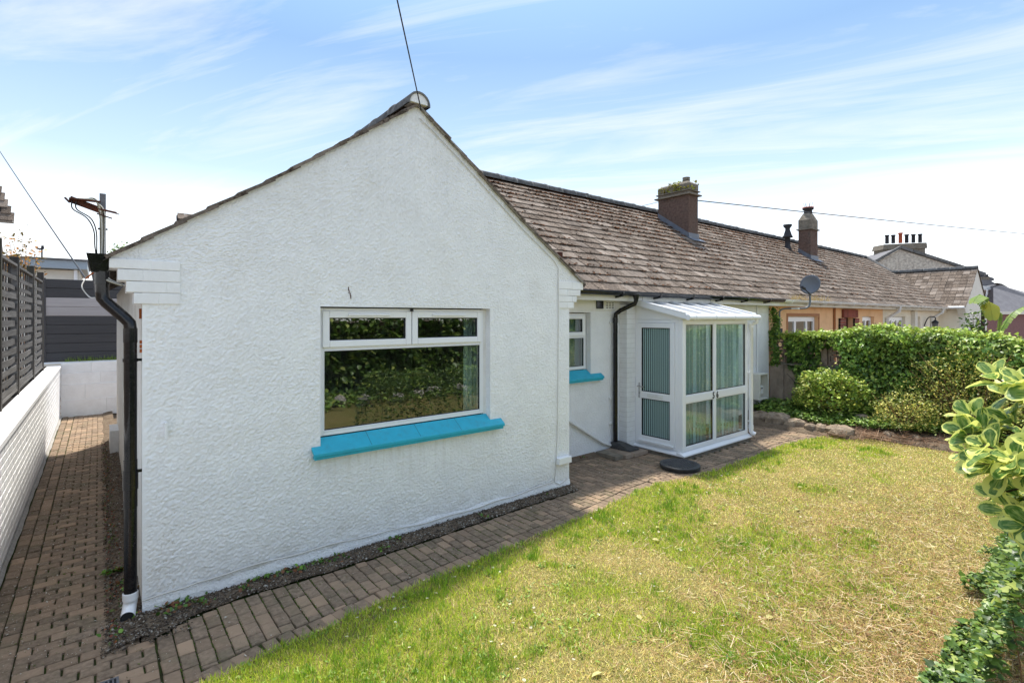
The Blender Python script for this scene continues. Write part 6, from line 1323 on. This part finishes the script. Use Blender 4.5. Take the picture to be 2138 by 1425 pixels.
# crumbs and moss on the paving
n = 9000; X = RNG.uniform(-.8, 9.3, n)**1; Y = RNG.uniform(-1.3, 1.0, n); Y2 = RNG.uniform(-.3, 7, n); sw = RNG.random(n) < .35; X = np.where(sw, RNG.uniform(-.8, -.18, n), X); Y = np.where(sw, Y2, Y)
ok = np.array([(b > edge_y(a) and not inporch(a, b) and (b < -.02 or a < -.01 or (a > 4.2 and b < .7))) for a, b in zip(X, Y)]); X, Y = X[ok], Y[ok]; n = len(X); s_ = RNG.uniform(.0010, .0034, n)*np.where(RNG.random(n) < .08, 2.4, 1)
scatter('paving_litter', OCT_V, OCT_F, np.stack([X, Y, np.full(n, .004)], -1), rotmats(RNG.uniform(0, 6, n), RNG.normal(0, .3, n), RNG.normal(0, .3, n)), np.stack([s_*1.6, s_, s_*.6], -1), 'stonebit', col=np.array([[.55, .5, .42], [.3, .22, .14], [.12, .16, .04]])[RNG.choice(3, n, p=[.45, .3, .25])], kind='stuff', label='tiny pale grit scattered over the brick paving')
# moss in paving joints
n = 9000; X = RNG.uniform(.05, 4.5, n); Y = RNG.uniform(-1.8, -.2, n)
X = np.round((X-.0508)/.0905)*.0905+.0508+RNG.normal(0, .003, n); ok = np.array([(b > max(-1.8, edge_y(a))+.15 and b < -grav(a)) for a, b in zip(X, Y)]) & (noise2(X+3, Y+3, 3, 33) > .45); X, Y = X[ok], Y[ok]; n = len(X)
scatter('joint_moss', OCT_V, OCT_F, np.stack([X, Y, np.full(n, -.006)], -1), rotmats(RNG.uniform(0, 6, n), RNG.normal(0, .3, n), RNG.normal(0, .3, n)), RNG.uniform(.003, .007, n), 'stonebit', col=np.array([[.09, .13, .02], [.05, .07, .015]])[RNG.integers(0, 2, n)], kind='stuff', label='green moss in the joints of the brick paving')

# lawn blades
def dryness(x, y):
    d = .50*noise2(x+11, y+31, .85, 41)+.30*noise2(x+5, y+17, 2.3, 42)+.20*noise2(x, y+50, 6.5, 43)
    d = d+.34*np.clip((-1.9-y)/1.6, 0, 1)*np.clip((x-2.2)/1.6, 0, 1)+.22*np.clip((x-6.8)/2.5, 0, 1)*np.clip((-y-.9)/.6, 0, 1)-.20*np.clip((y+1.35)/.5, 0, 1)-.06*np.clip((1.6-x)/1.2, 0, 1)
    return np.clip((d-.49)/.17, 0, 1)
def on_lawn(x, y): return (y < np.interp(x, [p[0] for p in EDGE]+[9.9, 10.3], [p[1] for p in EDGE]+[-1.3, -2.3])+.035*noise2(x*3, y*0+1, 3, 44)-.01) & (x < 10.15)
dl = lambda x, y: (x+.231)*math.sin(TH)+(y+4.297)*math.cos(TH); lat = lambda x, y: (x+.231)*math.cos(TH)-(y+4.297)*math.sin(TH)
def blades(n, ln, wd, lay, greens, drys, bias=0.0, zoff=0.0, name='lawn_grass', label=None, clumps=None, region=None):
    if clumps is None:
        m_ = int(n*3); d = np.sqrt(RNG.uniform(2.4**2*.0+1, 1, m_)); dd = RNG.uniform(0, 1, m_)**1.35*9.2+2.45; uu = RNG.uniform(-1.08, 1.08, m_)
        x = -.231+dd*math.sin(TH)+uu*dd*math.cos(TH); y = -4.297+dd*math.cos(TH)-uu*dd*math.sin(TH)
    else: x, y = clumps
    ok = on_lawn(x, y) & (x > .2) & (y > -6)
    if region is not None: ok &= region(x, y)
    ok &= RNG.random(len(x)) > .25*dryness(x, y)
    x, y = x[ok][:n], y[ok][:n]; n = len(x); dr = dryness(x, y); isdry = RNG.random(n) < np.clip(dr*.74+.08+bias+.25*(noise2(x+3, y+9, 14, 61)-.5), 0, 1)
    g = np.array(greens)[RNG.integers(0, len(greens), n)]; q = np.array(drys)[RNG.integers(0, len(drys), n)]; c = np.where(isdry[:, None], q, g)*RNG.uniform(.75, 1.25, (n, 1))
    far = np.clip(dl(x, y)/4, .8, 2.4)
    L_ = RNG.uniform(*ln, n)*(1-.35*dr); Wd = RNG.uniform(*wd, n)*far; tilt = np.abs(RNG.normal(lay, .35, n))*np.where(isdry, .55, 1)+.05
    return scatter(name, BLADE_V, np.array([(0, 1, 3), (0, 3, 2), (2, 3, 4)]), np.stack([x, y, lawn_z(x, y)+zoff], -1), rotmats(RNG.uniform(0, 6.3, n), tilt, RNG.uniform(-.5, .5, n)), np.stack([L_, Wd, L_*.6], -1), 'grass', col=c, kind='stuff', label=label)
GR_ = [[.38, .54, .04], [.50, .62, .05], [.24, .40, .03], [.68, .68, .10], [.50, .54, .05]]; DR_ = [[.80, .64, .24], [.68, .50, .18], [.88, .76, .36], [.50, .34, .12], [.72, .66, .18]]
blades(215000, (.016, .046), (.0026, .0052), .80, GR_, DR_, name='lawn_grass', label='patchy green and straw coloured grass of the lawn')
m_ = 30000; dd = RNG.uniform(0, 1, m_)**1.4*6.5+2.6; uu = RNG.uniform(-.8, 1.05, m_); cx_ = -.231+dd*math.sin(TH)+uu*dd*math.cos(TH); cy_ = -4.297+dd*math.cos(TH)-uu*dd*math.sin(TH)
kk = (dryness(cx_, cy_) < .5) & (noise2(cx_+8, cy_+8, 3.2, 62) > .5); cx_, cy_ = cx_[kk][:1500], cy_[kk][:1500]; rep = 20; cx_ = np.repeat(cx_, rep)+RNG.normal(0, .018, len(cx_)*rep); cy_ = np.repeat(cy_, rep)+RNG.normal(0, .018, len(cy_)*rep)
blades(30000, (.035, .075), (.0028, .005), .95, [[.22, .40, .03], [.30, .46, .04], [.15, .28, .03]], DR_, bias=-.35, name='grass_tufts', label='longer darker green tufts standing in the lawn', clumps=(cx_, cy_))
# broad-leaved clover patches
X = []; Y = []
for k in range(520):
    d = random.random()**1.4*6+2.6; u_ = random.uniform(-.6, 1.05); a, b = -.231+d*math.sin(TH)+u_*d*math.cos(TH), -4.297+d*math.cos(TH)-u_*d*math.sin(TH)
    if float(dryness(np.array([a]), np.array([b]))[0]) > .75: continue
    m_ = random.randint(6, 22); s_ = random.uniform(.02, .07); X += [a+random.gauss(0, s_) for _ in range(m_)]; Y += [b+random.gauss(0, s_) for _ in range(m_)]
X, Y = np.array(X), np.array(Y); ok = on_lawn(X, Y); X, Y = X[ok], Y[ok]
n = len(X); scatter('lawn_weeds', LEAF_V, LEAF_F, np.stack([X, Y, lawn_z(X, Y)+.006], -1), rotmats(RNG.uniform(0, 6.3, n), RNG.normal(.45, .25, n), RNG.normal(0, .4, n)), np.stack([RNG.uniform(.015, .036, n), RNG.uniform(.009, .017, n), RNG.uniform(.01, .03, n)], -1), 'leafmat', col=leafcol(n, [.15, .35, .3, .05, .15])*1.15, kind='stuff', label='flat rosettes of clover and plantain in the lawn')
# straw in the foreground right
def polar(n, d0, d1, u0, u1, p=1.0):
    d = d0+(d1-d0)*RNG.random(n)**p; uu = RNG.uniform(u0, u1, n); return -.231+d*math.sin(TH)+uu*d*math.cos(TH), -4.297+d*math.cos(TH)-uu*d*math.sin(TH)
x, y = polar(46000, 2.5, 6.6, .0, 1.06, 1.1); k_ = RNG.random(len(x)) < np.clip((lat(x, y)/dl(x, y)-.15)*1.6, 0, 1)*np.clip((6.3-dl(x, y))/2.2, .1, 1)*(.35+.9*noise2(x+2, y+40, 2.0, 45)); x, y = x[k_], y[k_]; ok = on_lawn(x, y); x, y = x[ok], y[ok]
straw('straw', x, y, lawn_z(x, y)+.012+RNG.random(len(x))*.03, (.02, .10), (.0014, .0035), [[.64, .46, .25], [.50, .33, .16], [.80, .68, .45], [.27, .15, .07], [.38, .22, .10]], label='dry cut straw lying on the right of the lawn')
x, y = polar(26, 2.7, 4.6, .35, 1.0); mb = MB(); mat('dry_stem', (.60, .46, .28), (.40, .28, .16), rough=.8, nscale=30)
for a, b in zip(x, y):
    t = random.uniform(0, 6.3); l_ = random.uniform(.1, .28); z0 = .03; mb.tube(curve([(a, b, z0), (a+l_*.5*math.cos(t)+random.uniform(-.03, .03), b+l_*.5*math.sin(t), z0+random.uniform(.0, .04)), (a+l_*math.cos(t), b+l_*math.sin(t), z0)], 4), random.uniform(.0012, .0025), 5)
mb.build('dead_stems', 'dry_stem', kind='stuff', label='bent dead stems lying among the straw')
x, y = polar(30000, 2.5, 6.2, .05, 1.06, 1.0); k_ = RNG.random(len(x)) < np.clip((lat(x, y)/dl(x, y)-.28)*1.9, 0, 1)*(.2+1.2*noise2(x+6, y+30, 3.0, 46)); x, y = x[k_], y[k_]; ok = on_lawn(x, y); x, y = x[ok], y[ok]; n = len(x)
scatter('leaf_litter', KITE_V, KITE_F, np.stack([x, y, lawn_z(x, y)+.012+RNG.random(n)*.02], -1), rotmats(RNG.uniform(0, 6.3, n), RNG.normal(0, .3, n), RNG.normal(0, .5, n)), RNG.uniform(.008, .024, n), 'grass', col=np.array([[.24, .12, .05], [.38, .21, .09], [.13, .07, .04], [.52, .38, .18]])[RNG.choice(4, n, p=[.35, .3, .2, .15])]*RNG.uniform(.8, 1.2, (n, 1)), kind='stuff', label='brown dead leaf litter among the straw at the lower right of the lawn')
# pale fallen leaves
x, y = polar(70, 2.7, 6.5, .15, 1.0); n = 0
FLM = bpy.data.meshes.new('fallen_leaf'); FLM.from_pydata(LEAF_V, [], LEAF_F); FLM.materials.append(MATS['leaf_fallen'])
for a, b in zip(x, y):
    if on_lawn(np.array([a]), np.array([b]))[0] and n < 26:
        s_ = random.uniform(.03, .07); place('fallen_leaf', FLM, None, None, Matrix.Translation((a, b, .035)) @ Matrix.Rotation(random.uniform(0, 6.3), 4, 'Z') @ Matrix.Rotation(random.uniform(-.3, .3), 4, 'X') @ Matrix.Diagonal((s_, s_*.7, s_, 1)), label='pale yellow fallen leaf lying on the straw at the right of the lawn', cat='leaf', group='pale leaves fallen on the lawn'); n += 1
# daisies
me = bpy.data.meshes.new('daisy'); v = [(0, 0, .2)]; f = []; mi = []
for k in range(12):
    a = 2*math.pi*k/12; b = len(v); v += [(.15*math.cos(a), .15*math.sin(a), 0), (.62*math.cos(a-.16), .62*math.sin(a-.16), .12), (1*math.cos(a), 1*math.sin(a), .16), (.62*math.cos(a+.16), .62*math.sin(a+.16), .12)]; f.append((b, b+1, b+2, b+3)); mi.append(0)
b = len(v); v += [(.3*math.cos(2*math.pi*k/8), .3*math.sin(2*math.pi*k/8), .10) for k in range(8)]
for k in range(8): f.append((b+k, b+(k+1) % 8, 0)); mi.append(1)
me.from_pydata(v, [], f); me.materials.append(MATS['white_petal']); me.materials.append(MATS['daisy_eye']); me.polygons.foreach_set('material_index', mi)
n = 0; centers = [(random.random()**1.2*5.0+2.7, random.uniform(-.7, .95)) for _ in range(34)]
while n < 118:
    if random.random() < .75: d, u_ = random.choice(centers); d += random.gauss(0, .22); u_ += random.gauss(0, .05)
    else: d, u_ = random.random()**1.2*5.5+2.6, random.uniform(-.7, .95)
    a, b = -.231+d*math.sin(TH)+u_*d*math.cos(TH), -4.297+d*math.cos(TH)-u_*d*math.sin(TH)
    if not on_lawn(np.array([a]), np.array([b]))[0] or (u_ > .5 and d < 4): n += (random.random() < .05); continue
    s_ = random.uniform(.009, .0145); place('daisy', me, None, None, Matrix.Translation((a, b, float(lawn_z(a, b))+random.uniform(.018, .032))) @ Matrix.Rotation(random.uniform(-.3, .3), 4, 'X') @ Matrix.Rotation(random.uniform(-.3, .3), 4, 'Y') @ Matrix.Scale(s_, 4), label='small white daisy open in the lawn grass', cat='daisy', group='daisies scattered over the lawn'); n += 1
# ivy bank lower right
IB = thing('ivy_clump', 'clump of ivy and broad maple like leaves in the lower right corner', 'ivy', (4.6, -3.9, 0))
n = 9000; uu = RNG.uniform(.80, 1.12, n); dd = RNG.uniform(2.45, 4.3, n); lim = .835+.10*(dd-2.4)/1.6+.06*(noise2(dd*3, dd*0, 1.7, 51)-.5)*2; k_ = uu > lim; uu, dd = uu[k_], dd[k_]; n = len(uu)
x = -.231+dd*math.sin(TH)+uu*dd*math.cos(TH); y = -4.297+dd*math.cos(TH)-uu*dd*math.sin(TH); z = .02+.95*np.clip((uu-.885-.03*(dd-2.5))/.13, 0, 1)*(.35+.65*np.sqrt(RNG.random(n)))+.09*noise2(x+2, y+12, 4, 52)+RNG.random(n)*.05
scatter('ivy_leaves', IVY_V, IVY_F, np.stack([x, y, z], -1), rotmats(RNG.uniform(0, 6.3, n), RNG.normal(.1, .4, n), RNG.normal(0, .4, n)), RNG.uniform(.022, .055, n), 'leafmat', IB, col=leafcol(n, [.30, .26, .12, .24, .08])*.85, kind='stuff')
MP = bpy.data.meshes.new('leaf'); v = [(0, 0, 0)]; 
for a, r in ((-2.6, .25), (-2.1, .55), (-1.6, .42), (-1.15, .85), (-.75, .55), (-.35, .7), (0, 1.1), (.35, .7), (.75, .55), (1.15, .85), (1.6, .42), (2.1, .55), (2.6, .25)): v.append((.35+r*math.cos(a)*.65, r*math.sin(a)*.65, .06*math.sin(a*5)))
v.append((.35, 0, -.03)); MP.from_pydata(v, [], [(i, i+1, 14) for i in range(1, 13)]+[(13, 0, 14), (0, 1, 14)]); a_ = MP.attributes.new('col', 'FLOAT_COLOR', 'POINT'); a_.data.foreach_set('color', np.tile([.10, .20, .06, 1], (15, 1)).astype(np.float32).ravel()); MP.materials.append(MATS['leafmat'])
for k, (u_, d, h, s_) in enumerate(((.975, 2.55, .58, .15), (1.0, 2.5, .42, .14), (.93, 2.9, .20, .10), (1.02, 2.7, .75, .12), (.90, 2.75, .12, .09), (.985, 2.45, .15, .13), (.95, 3.3, .30, .09), (.99, 3.1, .5, .11))):
    x, y = -.231+d*math.sin(TH)+u_*d*math.cos(TH), -4.297+d*math.cos(TH)-u_*d*math.sin(TH); place('leaf', MP, None, IB, Matrix.Translation((x, y, h)) @ Matrix.Rotation(random.uniform(2.2, 4.5), 4, 'Z') @ Matrix.Rotation(random.uniform(.1, .5), 4, 'Y') @ Matrix.Scale(s_, 4)); MB().tube([(x, y, h), (x+.04, y-.03, h*.5), (x+.03, y-.05, 0)], .003, 5).build('leaf_stalk', 'twig', IB)

# ---- round covers and drain bits
DCv = thing('drain_cover', 'two stacked round black plastic inspection covers on the paving by the porch', 'drain cover', (5.88, -.30, 0))
for k, (r, z0, ox) in enumerate(((.262, .004, .015), (.262, .036, -.01))): MB().lathe([(0, z0), (r-.006, z0), (r, z0+.006), (r, z0+.024), (r-.012, z0+.030), (r-.03, z0+.030), (r-.034, z0+.027), (0, z0+.027)], 5.86+ox, -.36+ox*.5, 40).build('cover', 'black_rubber', DCv)
v = MB(); [v.box(5.85-.2+i*.045, 5.85-.2+i*.045+.02, -.36-.2+j*.045, -.36-.2+j*.045+.02, .0635, .0665) for i in range(9) for j in range(9) if math.hypot(i-4, j-4) < 4.5]; v.build('tread', 'black_rubber', DCv, kind='stuff')
GC = thing('gully_cover', 'black wedge shaped gully cover at the foot of the front downpipe', 'gully cover', (5.87, .6, .06))
MB().add([(5.77, .78, .065), (6.0, .78, .065), (6.03, .42, .065), (5.80, .42, .065), (5.79, .78, .15), (5.97, .78, .15), (5.95, .62, .145), (5.80, .62, .145), (6.02, .43, .085), (5.81, .43, .085)], [(0, 3, 2, 1), (4, 5, 6, 7), (7, 6, 8, 9), (0, 1, 5, 4), (1, 2, 8, 6, 5), (3, 0, 4, 7, 9), (2, 3, 9, 8)]).build('cover_body', 'black_rubber', GC, bevel=.008)
for (a, b, c, d, m_, lb) in ((5.45, 5.62, .40, .78, 'concrete_old', 'dark paving block under the gully cover, nearest the small window'), (5.625, 5.80, .36, .78, 'tan_render', 'tan paving block under the gully cover, middle of the three'), (5.805, 6.12, .34, .655, 'tan_render', 'long tan paving block beside the porch door, right of the gully cover')): tag(box('paving_block', m_, None, a, b, c, d, .003, .06, bevel=.006), lb, 'paving block', 'blocks under the gully cover')
DG = thing('drain_grate', 'small grey drain grating set in the paving at the bottom edge', 'drain grate', (-.2, -.96, 0)); gq = CAM.copy(); gz_ = cw(222, 1424, 2.03*1068/(1424-662))
mb = MB(); rect = (gz_.x-.055, gz_.x+.055, gz_.y-.10, gz_.y+.004); mb.box(rect[0], rect[1], rect[2], rect[2]+.012, .004, .012).box(rect[0], rect[1], rect[3]-.012, rect[3], .004, .012).box(rect[0], rect[0]+.012, rect[2]+.012, rect[3]-.012, .004, .012).box(rect[1]-.012, rect[1], rect[2]+.012, rect[3]-.012, .004, .012)
for k in range(4): mb.box(rect[0]+.02+k*.02, rect[0]+.028+k*.02, rect[2]+.0121, rect[3]-.0121, .004, .011)
mb.build('grate', 'galv', DG); box('drain', 'gasket', DG, rect[0]+.004, rect[1]-.004, rect[2]+.004, rect[3]-.004, .001, .0035)
# grass at the foot of the board fence, spilt white paint specks
n = 260; x = RNG.uniform(-.8, .3, n); scatter('fence_grass', BLADE_V, np.array([(0, 1, 3), (0, 3, 2), (2, 3, 4)]), np.stack([x, RNG.uniform(9.86, 9.93, n), np.full(n, 1.09)], -1), rotmats(RNG.uniform(0, 6.3, n), RNG.uniform(.2, 1.3, n), RNG.uniform(-.5, .5, n)), np.stack([RNG.uniform(.05, .16, n), np.full(n, .008), RNG.uniform(.05, .1, n)], -1), 'grass', col=np.tile([.2, .3, .05], (n, 1)), kind='stuff', label='tufts of grass along the foot of the board fence')
